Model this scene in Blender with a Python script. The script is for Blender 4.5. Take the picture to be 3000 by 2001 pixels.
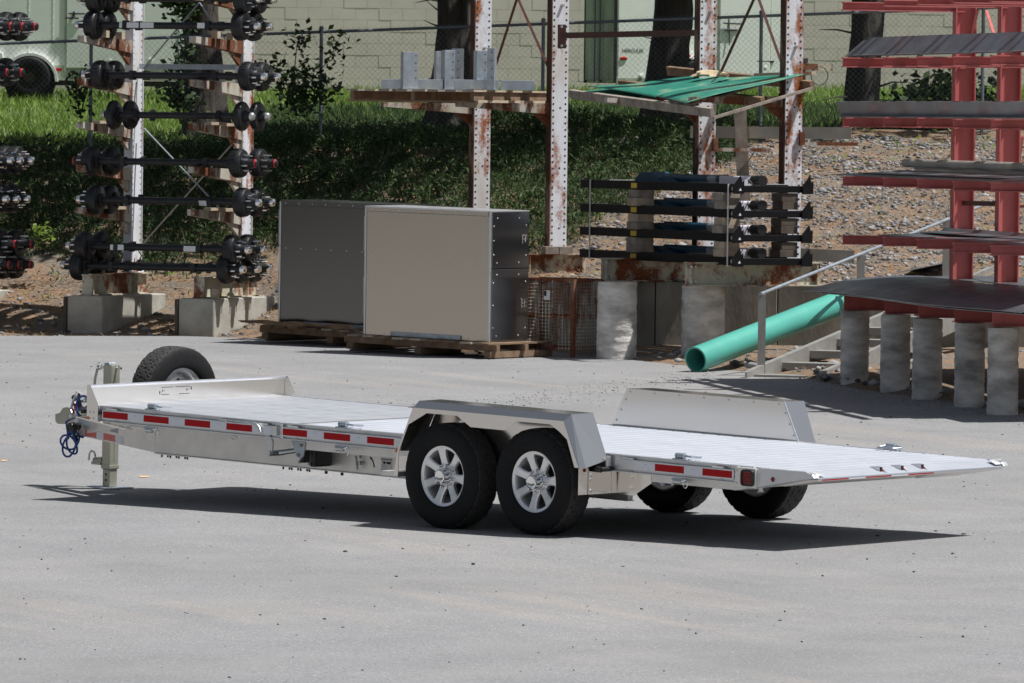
import bpy, math, random
import numpy as np
from mathutils import Vector, Matrix
random.seed(7); rng = np.random.default_rng(11)
for o in list(bpy.data.objects): bpy.data.objects.remove(o)
SC = bpy.context.scene; COL = SC.collection
# ---------------------------------------------------------------- camera, sky, sun, exposure
FPX = 20000.0; ROLL = .0115; PIT = math.atan(679.5 / FPX)
CAMP = Vector((0, 0, 3.16))
FW = Vector((0, math.cos(PIT), -math.sin(PIT))); UP0 = Vector((0, math.sin(PIT), math.cos(PIT))); RT0 = Vector((1, 0, 0))
RT = RT0 * math.cos(ROLL) + UP0 * math.sin(ROLL); UP = UP0 * math.cos(ROLL) - RT0 * math.sin(ROLL)
cd = bpy.data.cameras.new('camera'); cam = bpy.data.objects.new('camera', cd); COL.objects.link(cam)
cd.sensor_width = 36; cd.lens = FPX / 3000 * 36; cd.clip_start = .5; cd.clip_end = 2000
cam.matrix_world = Matrix(((RT.x, UP.x, -FW.x, CAMP.x), (RT.y, UP.y, -FW.y, CAMP.y), (RT.z, UP.z, -FW.z, CAMP.z), (0, 0, 0, 1)))
cd.dof.use_dof = True; cd.dof.focus_distance = 50.5; cd.dof.aperture_fstop = 22
SC.camera = cam
SUNV = Vector((.49, -.10, 1.0)).normalized()          # towards the sun
wd = bpy.data.worlds.new('World'); SC.world = wd; wd.use_nodes = True
wn = wd.node_tree; sky = wn.nodes.new('ShaderNodeTexSky'); sky.sky_type = 'NISHITA'; sky.sun_disc = False
sky.sun_elevation = math.asin(SUNV.z); sky.sun_rotation = math.atan2(SUNV.x, SUNV.y); sky.dust_density = 1.5; sky.air_density = 1.0
hs = wn.nodes.new('ShaderNodeHueSaturation'); hs.inputs['Saturation'].default_value = .55; wn.links.new(sky.outputs[0], hs.inputs['Color']); wn.links.new(hs.outputs[0], wn.nodes['Background'].inputs[0]); wn.nodes['Background'].inputs[1].default_value = .06
sl = bpy.data.lights.new('sun', 'SUN'); sl.energy = 5.0; sl.angle = math.radians(.53); sl.color = (1, .975, .94)
so = bpy.data.objects.new('sun', sl); COL.objects.link(so); so.rotation_euler = (-SUNV).to_track_quat('-Z', 'Y').to_euler(); so.location = (20, 30, 60)
SC.cycles.max_bounces = 6; SC.cycles.diffuse_bounces = 3; SC.cycles.glossy_bounces = 3; SC.cycles.transmission_bounces = 2
SC.view_settings.view_transform = 'Standard'; SC.view_settings.look = 'None'; SC.view_settings.gamma = 1; SC.view_settings.exposure = .23
# ---------------------------------------------------------------- measuring helpers (photo pixel + distance -> point)
def ray(x, y): return FW + RT * ((x - 1500) / FPX) - UP * ((y - 1000.5) / FPX)
def at(x, y, Y):
    d = ray(x, y); return CAMP + d * (Y / d.y)
GX, GY, G0 = .010009, .010850, -.434024
def gz(X, Y): return GX * X + GY * Y + G0
def gr(x, y):
    d = ray(x, y); n = Vector((-GX, -GY, 1)); t = (Vector((0, 0, G0)) - CAMP).dot(n) / d.dot(n); return CAMP + d * t
# ---------------------------------------------------------------- materials
MT = {}
def lin(c): return tuple(((v / 255) / 12.92 if v / 255 <= .04045 else ((v / 255 + .055) / 1.055) ** 2.4) for v in c)
def new_mat(name):
    m = bpy.data.materials.new(name); m.use_nodes = True; nt = m.node_tree; MT[name] = m
    return m, nt, nt.nodes['Principled BSDF']
def nd(nt, t, **k):
    n = nt.nodes.new(t)
    for a, b in k.items():
        if isinstance(a, str) and hasattr(n, a): setattr(n, a, b)
        else: n.inputs[a].default_value = b
    return n
def coords(nt, kind, stretch=(1, 1, 1)):
    if kind == 'World': src = nd(nt, 'ShaderNodeNewGeometry').outputs['Position']
    else: src = nd(nt, 'ShaderNodeTexCoord').outputs['Object']
    mp = nd(nt, 'ShaderNodeMapping'); mp.inputs['Scale'].default_value = stretch; nt.links.new(src, mp.inputs[0]); return mp.outputs[0]
def noise(nt, co, scale, detail=4, rough=.6):
    n = nd(nt, 'ShaderNodeTexNoise'); n.inputs['Scale'].default_value = scale; n.inputs['Detail'].default_value = detail; n.inputs['Roughness'].default_value = rough
    nt.links.new(co, n.inputs['Vector']); return n.outputs[0]
def rng_(nt, v, a, b, c=0, d=1):
    n = nd(nt, 'ShaderNodeMapRange'); n.inputs[1].default_value = a; n.inputs[2].default_value = b; n.inputs[3].default_value = c; n.inputs[4].default_value = d
    nt.links.new(v, n.inputs[0]); return n.outputs[0]
def mix(nt, f, a, b):
    n = nd(nt, 'ShaderNodeMix', data_type='RGBA')
    for s, v in ((n.inputs[0], f), (n.inputs[6], a), (n.inputs[7], b)):
        if hasattr(v, 'links') or isinstance(v, bpy.types.NodeSocket): nt.links.new(v, s)
        else: s.default_value = v if isinstance(v, (int, float)) else (*v[:3], 1)
    return n.outputs[2]
def mth(nt, op, a, b=0.0):
    n = nd(nt, 'ShaderNodeMath', operation=op)
    for s, v in ((n.inputs[0], a), (n.inputs[1], b)):
        if isinstance(v, bpy.types.NodeSocket): nt.links.new(v, s)
        else: s.default_value = v
    return n.outputs[0]
def bump(nt, b, h, strength, dist=.01):
    n = nd(nt, 'ShaderNodeBump'); n.inputs['Strength'].default_value = strength; n.inputs['Distance'].default_value = dist
    nt.links.new(h, n.inputs['Height']); nt.links.new(n.outputs[0], b.inputs['Normal'])
def basic(name, col, rough=.5, metal=0., var=.12, scale=6, bmp=0, bscale=60, stretch=(1, 1, 1), kind='World', rvar=.08, spec=None, bdist=.004, det=4):
    m, nt, b = new_mat(name); co = coords(nt, kind, stretch); n = noise(nt, co, scale, det)
    f = rng_(nt, n, .3, .7)
    nt.links.new(mix(nt, f, tuple(c * (1 - var) for c in col), tuple(min(1, c * (1 + var)) for c in col)), b.inputs['Base Color'])
    b.inputs['Metallic'].default_value = metal
    nt.links.new(rng_(nt, noise(nt, co, scale * 2.3, det), .3, .7, max(.02, rough - rvar), min(1, rough + rvar)), b.inputs['Roughness'])
    if spec is not None: b.inputs['Specular IOR Level'].default_value = spec
    if bmp: bump(nt, b, noise(nt, co, bscale, 6), bmp, bdist)
    return m
def rusty(name, paint, amount=.5, scale=2.2, prough=.55, rustc=(.20, .062, .02), streak=.35):
    m, nt, b = new_mat(name); co = coords(nt, 'World', (1, 1, streak)); c2 = coords(nt, 'World')
    n1 = noise(nt, co, scale, 6, .65); n2 = noise(nt, c2, 30, 5, .7)
    f = rng_(nt, mth(nt, 'ADD', n1, mth(nt, 'MULTIPLY', n2, .22)), amount + .08, amount + .17)
    rc = mix(nt, rng_(nt, n2, .3, .7), tuple(c * .45 for c in rustc), tuple(c * 1.5 for c in rustc))
    stain = rng_(nt, noise(nt, co, scale * 1.6, 5), .45, .8)
    pc = mix(nt, stain, paint, (paint[0] * .72, paint[1] * .62, paint[2] * .48))
    nt.links.new(mix(nt, f, pc, rc), b.inputs['Base Color']); nt.links.new(rng_(nt, f, 0, 1, prough, .9), b.inputs['Roughness'])
    bump(nt, b, n2, .3, .003); return m
def leafy(name, dark, light, rough=.55, trans=.25):
    m, nt, b = new_mat(name); g = nd(nt, 'ShaderNodeNewGeometry'); r = g.outputs['Random Per Island']
    c = mix(nt, r, dark, light); nt.links.new(c, b.inputs['Base Color']); b.inputs['Roughness'].default_value = rough
    t = nd(nt, 'ShaderNodeBsdfTranslucent'); nt.links.new(c, t.inputs[0]); mx = nd(nt, 'ShaderNodeMixShader'); mx.inputs[0].default_value = trans
    nt.links.new(b.outputs[0], mx.inputs[1]); nt.links.new(t.outputs[0], mx.inputs[2]); nt.links.new(mx.outputs[0], nt.nodes['Material Output'].inputs[0]); return m
def asphalt():
    m, nt, b = new_mat('asphalt'); co = coords(nt, 'World')
    fine = noise(nt, co, 55, 5, .8); mid = noise(nt, co, 9, 5, .6); big = noise(nt, co, .35, 4, .55)
    base = mix(nt, rng_(nt, fine, .34, .68), (.105, .107, .111), (.382, .386, .396))
    base = mix(nt, rng_(nt, mid, .35, .7, 0, .35), base, (.20, .205, .215))
    base = mix(nt, rng_(nt, big, .38, .66, 0, .5), base, (.19, .19, .19))
    mv = noise(nt, co, 1.1, 5, .6); base = mix(nt, rng_(nt, mv, .4, .75, 0, .28), base, (.345, .345, .345))
    # sandy tyre-swept dust, long streaks
    m0 = nd(nt, 'ShaderNodeMapping'); m0.inputs['Rotation'].default_value = (0, 0, math.radians(64)); nt.links.new(nd(nt, 'ShaderNodeNewGeometry').outputs['Position'], m0.inputs[0])
    mp = nd(nt, 'ShaderNodeMapping'); mp.inputs['Scale'].default_value = (.10, 2.2, 1); nt.links.new(m0.outputs[0], mp.inputs[0])
    st = noise(nt, mp.outputs[0], 1.1, 5, .6); st2 = noise(nt, co, .22, 3, .5)
    d = mth(nt, 'MULTIPLY', rng_(nt, st, .42, .80), rng_(nt, st2, .40, .62))
    base = mix(nt, mth(nt, 'MULTIPLY', d, .36), base, (.44, .375, .31))
    # light aggregate flecks and dark specks
    v = nd(nt, 'ShaderNodeTexVoronoi'); v.inputs['Scale'].default_value = 26; nt.links.new(co, v.inputs['Vector'])
    base = mix(nt, rng_(nt, v.outputs['Distance'], .10, .20, .6, 0), base, (.56, .555, .55))
    v2 = nd(nt, 'ShaderNodeTexVoronoi'); v2.inputs['Scale'].default_value = 33; nt.links.new(co, v2.inputs['Vector'])
    base = mix(nt, rng_(nt, v2.outputs['Distance'], .10, .20, .55, 0), base, (.08, .08, .082))
    nt.links.new(base, b.inputs['Base Color']); b.inputs['Roughness'].default_value = .88; b.inputs['Specular IOR Level'].default_value = .25
    bump(nt, b, fine, .55, .008); return m
asphalt()
AL = (.80, .81, .83)
basic('deck_metal', (.385, .41, .46), .55, .25, .06, 3, kind='World')
basic('smooth_plank', (.62, .64, .685), .35, .5, .06, 2.2, stretch=(.6, 3, 1), kind='Object', rvar=.09)
basic('strip_metal', (.33, .31, .285), .4, .7, .1, 5); basic('sheet_metal', (.76, .73, .69), .15, .97, .0, 2.5, kind='Object', rvar=.0, det=0)
basic('mill_metal', (.80, .775, .745), .46, .85, .07, 5, rvar=.08)
basic('rail_metal', (.70, .71, .735), .36, .8, .06, 5, rvar=.08)
basic('bright_weld', (.86, .87, .88), .3, 1, .15, 60, bmp=.4, bscale=120)
basic('chrome', (.88, .88, .88), .09, 1, .03, 5, rvar=.03)
basic('zinc', (.62, .64, .64), .38, .9, .15, 18)
basic('zinc_yellowed', (.42, .415, .345), .42, .55, .08, 6)
basic('alloy', (.84, .845, .86), .25, .6, .0, 8, rvar=.0, det=0)
basic('rubber', (.0085, .0088, .0095), .7, 0, .25, 25, kind='Object', bmp=.15, bscale=90, spec=.25)
basic('tread_rubber', (.035, .034, .033), .8, 0, .3, 25, kind='Object', bmp=.2, bscale=90)
basic('black_plastic', (.012, .012, .014), .4, 0, .1, 10)
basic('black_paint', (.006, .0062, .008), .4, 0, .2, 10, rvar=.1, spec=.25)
basic('black_iron', (.016, .017, .02), .45, .2, .3, 12, rvar=.1)
basic('tape_red', (.42, .008, .011), .5, 0, .05, 30, spec=.15); basic('tape_white', (.72, .74, .80), .4, 0, .04, 30)
basic('tape_pink', (.62, .11, .09), .4, 0, .06, 30)
basic('lens_red', (.20, .004, .008), .18, 0, .1, 40); basic('lens_amber', (.75, .17, .01), .2, 0, .05, 30)
basic('hose_blue', (.012, .06, .26), .38, 0, .1, 20); basic('plastic_red', (.45, .01, .012), .3, 0, .1, 20)
basic('label_white', (.74, .75, .76), .5, 0, .05, 30); basic('label_orange', (.55, .17, .045), .5, 0, .05, 30); basic('ink', (.02, .02, .025), .6, 0, .05, 30)
basic('label_yellow', (.72, .52, .05), .5, 0, .06, 30)
basic('concrete', (.36, .35, .31), .9, 0, .22, 3.5, bmp=.35, bscale=30, bdist=.01)
basic('concrete_tube', (.54, .52, .49), .92, 0, .5, 2.2, bmp=.9, bscale=7, bdist=.02, stretch=(1.2, 1.2, 3.0)); basic('concrete_dirty', (.23, .22, .19), .92, 0, .35, 2.6, bmp=.4, bscale=24, bdist=.012, stretch=(1, 1, .4))
basic('block_paint', (.77, .69, .63), .8, 0, .06, 2.2, bmp=.25, bscale=40, bdist=.006); basic('mortar', (.66, .605, .53), .9, 0, .08, 3)
basic('trailer_paint', (.80, .845, .79), .42, 0, .07, 1.2, rvar=.08); basic('trailer_grime', (.34, .38, .31), .7, 0, .4, 3, stretch=(1, 1, .3)); basic('trailer_white', (.84, .85, .83), .45, 0, .08, 3)
basic('tree_bark', (.060, .052, .044), .95, 0, .45, 7, bmp=.9, bscale=12, bdist=.05, stretch=(1, 1, .25))
basic('galvanised', (.42, .47, .52), .42, .65, .14, 9, rvar=.1); basic('fence_metal', (.17, .20, .235), .5, .5, .12, 8)
basic('wood_grey', (.27, .235, .20), .9, 0, .3, 9, bmp=.4, bscale=40, stretch=(1, 1, 1)); basic('wood_brown', (.205, .135, .085), .9, 0, .35, 7, bmp=.4, bscale=40)
basic('wood_pale', (.42, .345, .26), .88, 0, .25, 8, bmp=.3, bscale=40); basic('wood_dark', (.085, .066, .052), .92, 0, .3, 8, bmp=.4, bscale=40)
basic('red_paint_plain', (.53, .145, .14), .62, 0, .18, 2.5, bmp=.12, bscale=30, rvar=.1)
rusty('white_rust_heavy', (.70, .73, .80), .475, rustc=(.27, .08, .02)); rusty('white_rust', (.70, .73, .80), .54, rustc=(.27, .08, .02)); rusty('rust_dark', (.20, .13, .10), .42, 3, rustc=(.06, .024, .014)); rusty('white_rust_light', (.66, .69, .75), .585, rustc=(.27, .08, .02)); rusty('rust_arm', (.46, .44, .39), .47, 3.2, rustc=(.14, .046, .017)); rusty('deep_rust', (.24, .15, .10), .36, 3, rustc=(.15, .05, .02)); rusty('red_rust', (.53, .145, .14), .70, 3, .62); rusty('red_paint', (.53, .145, .14), .76, 4, .62)
basic('paint_orange', (.72, .46, .22), .8, 0, .15, 20); basic('strut_brown', (.075, .024, .016), .6, 0, .2, 6)
rusty('beam_rust', (.50, .49, .40), .50, 2.4, rustc=(.18, .055, .022), streak=.8)
basic('sheet_steel', (.25, .265, .29), .36, .85, .16, 1.6, rvar=.1); basic('tube_steel', (.46, .44, .40), .5, .6, .15, 5)
basic('teal_plastic', (.085, .37, .305), .34, 0, .06, 2, rvar=.05); basic('sand_dust', (.50, .40, .26), .95, 0, .2, 20)
basic('blue_paint', (.014, .06, .105), .34, 0, .15, 5); basic('reservoir_plastic', (.62, .60, .68), .4, 0, .05, 6)
basic('ramp_metal', (.31, .305, .29), .55, .4, .12, 6); basic('strap_white', (.68, .68, .66), .6, 0, .05, 20)
basic('dark_reflection_metal', (.165, .16, .158), .16, 1, .0, 1.2, kind='Object', rvar=.0, det=0); basic('box_metal', (.62, .55, .475), .24, .95, .0, 1.2, kind='Object', rvar=.0, det=0); basic('box_door_metal', (.40, .415, .45), .2, 1, .0, 2, kind='Object', rvar=.0, det=0)  # dark box: the dark surroundings it mirrors are painted into the base colour
basic('drum_iron', (.022, .023, .026), .42, .35, .25, 14); basic('drum_brown', (.05, .036, .03), .6, .2, .3, 10); basic('cap_red', (.55, .02, .03), .35, 0, .1, 20)
leafy('ground_leaves', (.016, .038, .012), (.075, .125, .038), .85); leafy('shrub_leaves', (.018, .040, .014), (.060, .105, .03)); leafy('lawn_blades', (.10, .18, .025), (.25, .36, .06), trans=.35); leafy('crown_leaves', (.015, .032, .012), (.045, .08, .022))
leafy('straw', (.20, .125, .065), (.46, .34, .21), .9, .1); leafy('stone_mix', (.05, .053, .06), (.36, .355, .36), .85, 0); leafy('pebble_mix', (.02, .02, .024), (.10, .10, .11), .9, 0); leafy('chip_mix', (.22, .22, .23), (.48, .48, .49), .9, 0)
basic('lawn_soil', (.06, .10, .018), .95, 0, .4, 3)
def green_sheet():
    m, nt, b = new_mat('green_sheet'); co = coords(nt, 'World', (1, .5, 1)); n = noise(nt, co, 3.2, 6, .65); f = noise(nt, coords(nt, 'World'), 40, 4)
    c = mix(nt, rng_(nt, n, .3, .7), (.014, .16, .115), (.03, .235, .165)); c = mix(nt, mth(nt, 'MULTIPLY', rng_(nt, n, .52, .66), rng_(nt, f, .3, .6)), c, (.30, .33, .20)); nt.links.new(c, b.inputs['Base Color']); b.inputs['Roughness'].default_value = .5
green_sheet()
def bank_soil():
    m, nt, b = new_mat('bank_soil'); co = coords(nt, 'World'); n = noise(nt, co, 2.0, 6, .6); f = noise(nt, co, 24, 6, .7)
    need = mix(nt, rng_(nt, f, .3, .7), (.12, .068, .04), (.33, .22, .135)); soil = mix(nt, rng_(nt, f, .3, .7), (.07, .06, .05), (.25, .215, .17))
    nt.links.new(mix(nt, rng_(nt, n, .42, .6), need, soil), b.inputs['Base Color']); b.inputs['Roughness'].default_value = .95; bump(nt, b, f, .8, .03); return m
bank_soil()
# ---------------------------------------------------------------- mesh builder
class MB:
    def __init__(s): s.v = []; s.f = []; s.sm = []
    def add(s, vs, fs, sm=False):
        o = len(s.v); s.v += [tuple(p) for p in vs]; s.f += [tuple(i + o for i in q) for q in fs]; s.sm += [sm] * len(fs); return s
    def box(s, x0, x1, y0, y1, z0, z1, M=None):
        p = [Vector((x, y, z)) for z in (z0, z1) for y in (y0, y1) for x in (x0, x1)]
        if M is not None: p = [M @ q for q in p]
        return s.add(p, [(0, 2, 3, 1), (4, 5, 7, 6), (0, 1, 5, 4), (2, 6, 7, 3), (0, 4, 6, 2), (1, 3, 7, 5)])
    def prism(s, poly, ax, d0, d1, M=None):
        # poly in the two other axes (cyclic order kept as x,z for 'y'; y,z for 'x'; x,y for 'z')
        def P(a, b, d): return {'x': (d, a, b), 'y': (a, d, b), 'z': (a, b, d)}[ax]
        n = len(poly); vs = [Vector(P(a, b, d0)) for a, b in poly] + [Vector(P(a, b, d1)) for a, b in poly]
        if M is not None: vs = [M @ q for q in vs]
        area = sum(poly[i][0] * poly[(i + 1) % n][1] - poly[(i + 1) % n][0] * poly[i][1] for i in range(n))
        flip = (area > 0) ^ (ax == 'y') ^ (d1 < d0)
        fs = [tuple(range(n)), tuple(range(2 * n - 1, n - 1, -1))] + [(i, i + n, (i + 1) % n + n, (i + 1) % n) for i in range(n)]
        if flip: fs = [tuple(reversed(q)) for q in fs]
        return s.add(vs, fs)
    def bar(s, a, b, w, h, up=(0, 0, 1)):
        a = Vector(a); b = Vector(b); d = (b - a).normalized(); u = Vector(up)
        x = d.cross(u)
        if x.length < 1e-4: x = d.cross(Vector((1, 0, 0)))
        x.normalize(); u = x.cross(d)
        vs = [p + x * (i * w / 2) + u * (j * h / 2) for p in (a, b) for i, j in ((-1, -1), (1, -1), (1, 1), (-1, 1))]
        return s.add(vs, [(0, 1, 2, 3), (7, 6, 5, 4), (0, 4, 5, 1), (1, 5, 6, 2), (2, 6, 7, 3), (3, 7, 4, 0)])
    def path(s, pts, r, n=8, closed=False, caps=True):
        pts = [Vector(p) for p in pts]; L = len(pts); rr = r if isinstance(r, (list, tuple)) else [r] * L
        ref = None; rings = []
        for i, p in enumerate(pts):
            a = pts[(i - 1) % L] if (i > 0 or closed) else p; c = pts[(i + 1) % L] if (i < L - 1 or closed) else p
            d = (c - a).normalized()
            if ref is None:
                ref = d.cross(Vector((0, 0, 1)));
                if ref.length < 1e-3: ref = Vector((1, 0, 0))
            ref = (ref - d * ref.dot(d)).normalized(); q = d.cross(ref)
            rings.append([p + (ref * math.cos(t) + q * math.sin(t)) * rr[i] for t in [2 * math.pi * k / n for k in range(n)]])
        vs = [v for g in rings for v in g]; fs = []
        m = L if closed else L - 1
        for i in range(m):
            j = (i + 1) % L
            fs += [(i * n + k, i * n + (k + 1) % n, j * n + (k + 1) % n, j * n + k) for k in range(n)]
        s.add(vs, fs, True)
        if caps and not closed: s.add(rings[0], [tuple(range(n - 1, -1, -1))]); s.add(rings[-1], [tuple(range(n))])
        return s
    def cyl(s, a, b, r, n=16, r2=None): return s.path([a, b], [r, r if r2 is None else r2], n)
    def lathe(s, prof, n=32, M=None, smooth=True, close=False):
        # prof: (radius, height) round local z
        vs = [Vector((r * math.cos(2 * math.pi * k / n), r * math.sin(2 * math.pi * k / n), h)) for r, h in prof for k in range(n)]
        if M is not None: vs = [M @ q for q in vs]
        L = len(prof); fs = []
        for i in range(L if close else L - 1):
            j = (i + 1) % L
            fs += [(i * n + k, i * n + (k + 1) % n, j * n + (k + 1) % n, j * n + k) for k in range(n)]
        return s.add(vs, fs, smooth)
    def quad(s, a, b, c, d): return s.add([a, b, c, d], [(0, 1, 2, 3)])
    def mesh(s, name, mat, angle=35):
        me = bpy.data.meshes.new(name); me.from_pydata(s.v, [], s.f); me.materials.append(MT[mat])
        me.polygons.foreach_set('use_smooth', s.sm)
        if any(s.sm): me.set_sharp_from_angle(angle=math.radians(angle))
        me.update(); return me
    def build(s, name, mat, parent=None, bev=0, label=None, kind=None, angle=35):
        return put(name, s.mesh(name, mat, angle), parent, None, bev, label, kind)
def put(name, me, parent=None, M=None, bev=0, label=None, kind=None):
    o = bpy.data.objects.new(name, me); COL.objects.link(o)
    if parent is not None: o.parent = parent
    if M is not None: o.matrix_local = M
    if bev:
        md = o.modifiers.new('bevel', 'BEVEL'); md.width = bev; md.segments = 2; md.limit_method = 'ANGLE'; md.angle_limit = math.radians(40)
    if label: o['label'] = label
    if kind: o['kind'] = kind
    return o
def tag(o, label, cat, group=None):
    o['label'] = label; o['category'] = cat
    if group: o['group'] = group
    return o
def thing(name, label, cat, M=None, group=None):
    o = bpy.data.objects.new(name, None); COL.objects.link(o); o.empty_display_size = .2
    if M is not None: o.matrix_world = M
    return tag(o, label, cat, group)
KIDS = {}
def copy_tree(o, parent=None):
    c = o.copy(); COL.objects.link(c)
    if parent is not None: c.parent = parent
    for ch in list(o.children): copy_tree(ch, c)
    return c
def FM(P, xd, yd=None):
    # frame at P with x along xd (2D heading or 3D), z up-ish
    x = Vector((*xd[:2], xd[2] if len(xd) > 2 else 0)).normalized(); z = Vector((0, 0, 1)); y = z.cross(x).normalized(); z = x.cross(y)
    return Matrix(((x.x, y.x, z.x, P[0]), (x.y, y.y, z.y, P[1]), (x.z, y.z, z.z, P[2]), (0, 0, 0, 1)))
AXX = Matrix.Rotation(math.pi / 2, 4, 'Y')      # lathe z -> x
AXY = Matrix.Rotation(-math.pi / 2, 4, 'X')     # lathe z -> y
def TR(x, y, z): return Matrix.Translation((x, y, z))
def npmesh(name, V, Fq, mat, smooth=False):
    me = bpy.data.meshes.new(name); n = len(V); k = Fq.shape[1]; m = len(Fq)
    me.vertices.add(n); me.vertices.foreach_set('co', np.asarray(V, np.float32).ravel())
    me.loops.add(m * k); me.loops.foreach_set('vertex_index', Fq.astype(np.int32).ravel())
    me.polygons.add(m); me.polygons.foreach_set('loop_start', np.arange(0, m * k, k, dtype=np.int32))
    if smooth: me.polygons.foreach_set('use_smooth', np.ones(m, bool))
    me.materials.append(MT[mat]); me.update(calc_edges=True); me.validate(); return me
# ================================================================ the setting: yard, bank, lawn
EDX = [-60, -12, -6, -3.9, -2, .3, 1.1, 2.2, 3.0, 3.5, 4.4, 5.0, 8, 60]; EDY = [82, 81.8, 81.5, 81.5, 80.2, 78.0, 76.2, 73.7, 72.0, 69.6, 66.6, 64.6, 56, 50]
WLX = [-.5, 1.0, 5.5, 60]; WLY = [79.6, 77.5, 76.9, 76.5]
def ye(X): return np.interp(X, EDX, EDY)
def yw(X): return np.interp(X, WLX, WLY)
def wob(X, Y, a=1.0, s=1.0):
    return a * (np.sin(1.7 * s * X + .6 * Y * s + 1.3) * np.cos(1.1 * s * Y - .4 * s * X) + .5 * np.sin(3.9 * s * X + 2.1) * np.sin(3.3 * s * Y + .7))
def lawn_h(X, Y): return np.interp(Y, [88, 90, 95, 105, 118, 160, 300], [2.40, 2.60, 2.82, 3.18, 3.52, 3.7, 3.8]) + .015 * np.clip(X, -12, 12)
def bank_h(X, Y):
    t = Y - ye(X); g = GX * X + GY * ye(X) + G0
    left = g + np.interp(t, [-.6, 0, 1, 2.7, 4.7, 8.9, 12], [-.07, .0, .10, .42, 1.08, 2.22, 2.4]) + .012 * X
    ys = np.interp(X, [.3, 2.0, 4.0], [81.6, 79.0, 77.5]); right = 1.20 + np.clip((Y - ys) / (89 - ys), 0, 2) * 1.57
    k = np.clip((X + .5) / .02, 0, 1)
    h = left * (1 - k) + right * k
    return h + wob(X, Y, .035, 1.6) * np.clip(t / 2, 0, 1)
def grid(name, X0, X1, nx, y0f, y1f, ny, hf, mat, kind='structure', pw=1.0):
    xs = np.linspace(X0, X1, nx); ts = np.linspace(0, 1, ny) ** pw
    XX = np.repeat(xs[None, :], ny, 0); YY = y0f(XX) + (y1f(XX) - y0f(XX)) * ts[:, None]
    ZZ = hf(XX, YY); V = np.stack([XX, YY, ZZ], -1).reshape(-1, 3)
    i = np.arange((nx - 1) * (ny - 1)); r, c = i // (nx - 1), i % (nx - 1); a = r * nx + c
    o = put(name, npmesh(name, V, np.stack([a, a + 1, a + nx + 1, a + nx], 1), mat, True)); o['kind'] = kind; return o
mb = MB(); pts = [(-400, -60), (400, -60)] + [(x, y) for x, y in list(zip(EDX, EDY))[::-1]]; pts[2] = (400, 50); pts.append((-400, 82))
mb.add([(x, y, gz(x, y)) for x, y in pts], [tuple(range(len(pts)))]); o = mb.build('yard', 'asphalt'); o['kind'] = 'structure'
grid('bank', -30, -.5, 150, lambda X: ye(X) - .5, lambda X: X * 0 + 91.3, 60, bank_h, 'bank_soil')
grid('terrace', -.499, 30, 130, lambda X: yw(X) + .02, lambda X: X * 0 + 90.3, 60, bank_h, 'bank_soil')
grid('verge', -1.2, 30, 130, lambda X: ye(X) - .5, lambda X: yw(X) + .05, 30, lambda X, Y: GX * X + GY * Y + G0 + np.interp(Y - ye(X), [-.6, -.05, .6, 3], [-.06, -.012, .035, .09]) + wob(X, Y, .012, 2.5), 'bank_soil')
grid('lawn', -200, 200, 120, lambda X: X * 0 + 89.2, lambda X: X * 0 + 300, 60, lambda X, Y: lawn_h(X, Y) + wob(X, Y, .02, 1) - .7 * np.clip(90.9 - Y, 0, 2), 'lawn_soil', pw=1.8)
# ---------------------------------------------------------------- retaining wall
t = thing('retaining_wall', 'weathered grey concrete retaining wall behind the round pillars, holding up the gravel slope', 'wall', TR(0, 0, 0))
px = [(-.5, 79.6), (.28, 78.5), (1.0, 77.5), (1.62, 77.42), (3.0, 77.24), (5.5, 76.9), (12, 76.85)]
for i in range(len(px) - 1):
    a, b = Vector((*px[i], 0)), Vector((*px[i + 1], 0)); d = (b - a).normalized(); n = Vector((d.y, -d.x, 0)); q = MB()
    P = [a + n * .0, b + n * .0, b - n * .24, a - n * .24]; zt = 1.225 + .004 * (i % 2); e = .006 * (i % 2)
    P = [a + d * .006 + n * e, b - d * .006 + n * e, b - d * .006 - n * .24, a + d * .006 - n * .24]
    q.add([(p.x, p.y, .1) for p in P] + [(p.x, p.y, zt) for p in P], [(3, 2, 1, 0), (4, 5, 6, 7), (0, 1, 5, 4), (1, 2, 6, 5), (2, 3, 7, 6), (3, 0, 4, 7)]); q.build('wall_panel', 'concrete_dirty', t, .008)
# ================================================================ vegetation
def leaves(name, P, size, mat, flat=.5, aspect=.45, droop=None, nrm_up=.6):
    n = len(P); th = rng.uniform(0, 2 * np.pi, n); el = rng.uniform(-.2, 1.0, n) * flat
    d = np.stack([np.cos(th) * np.cos(el), np.sin(th) * np.cos(el), np.sin(el)], 1)
    r = rng.normal(size=(n, 3)) + np.array([0, 0, nrm_up]); s = np.cross(d, r); s /= np.linalg.norm(s, axis=1)[:, None] + 1e-9
    L = np.asarray(size)[:, None]; up = np.cross(s, d)
    a = P; b = P + d * L * .5 + s * L * aspect * .5 + up * L * .06; c = P + d * L - up * L * .10; e = P + d * L * .5 - s * L * aspect * .5 + up * L * .06
    V = np.stack([a, b, c, e], 1).reshape(-1, 3); F4 = np.arange(4 * n).reshape(-1, 4)
    return npmesh(name, V, F4, mat)
def scatter(n, X0, X1, Y0, Y1, hf, keep=None, dz=(0, .1)):
    X = rng.uniform(X0, X1, n); Y = rng.uniform(Y0, Y1, n)
    if keep is not None: k = keep(X, Y); X, Y = X[k], Y[k]
    return np.stack([X, Y, hf(X, Y) + rng.uniform(*dz, len(X))], 1)
def clump(X, Y, s=1.3): return .5 + .5 * np.sin(s * 2.1 * X + 1.7 * np.sin(s * Y)) * np.sin(s * 2.6 * Y + 1.1 * np.sin(s * 1.3 * X))
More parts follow.
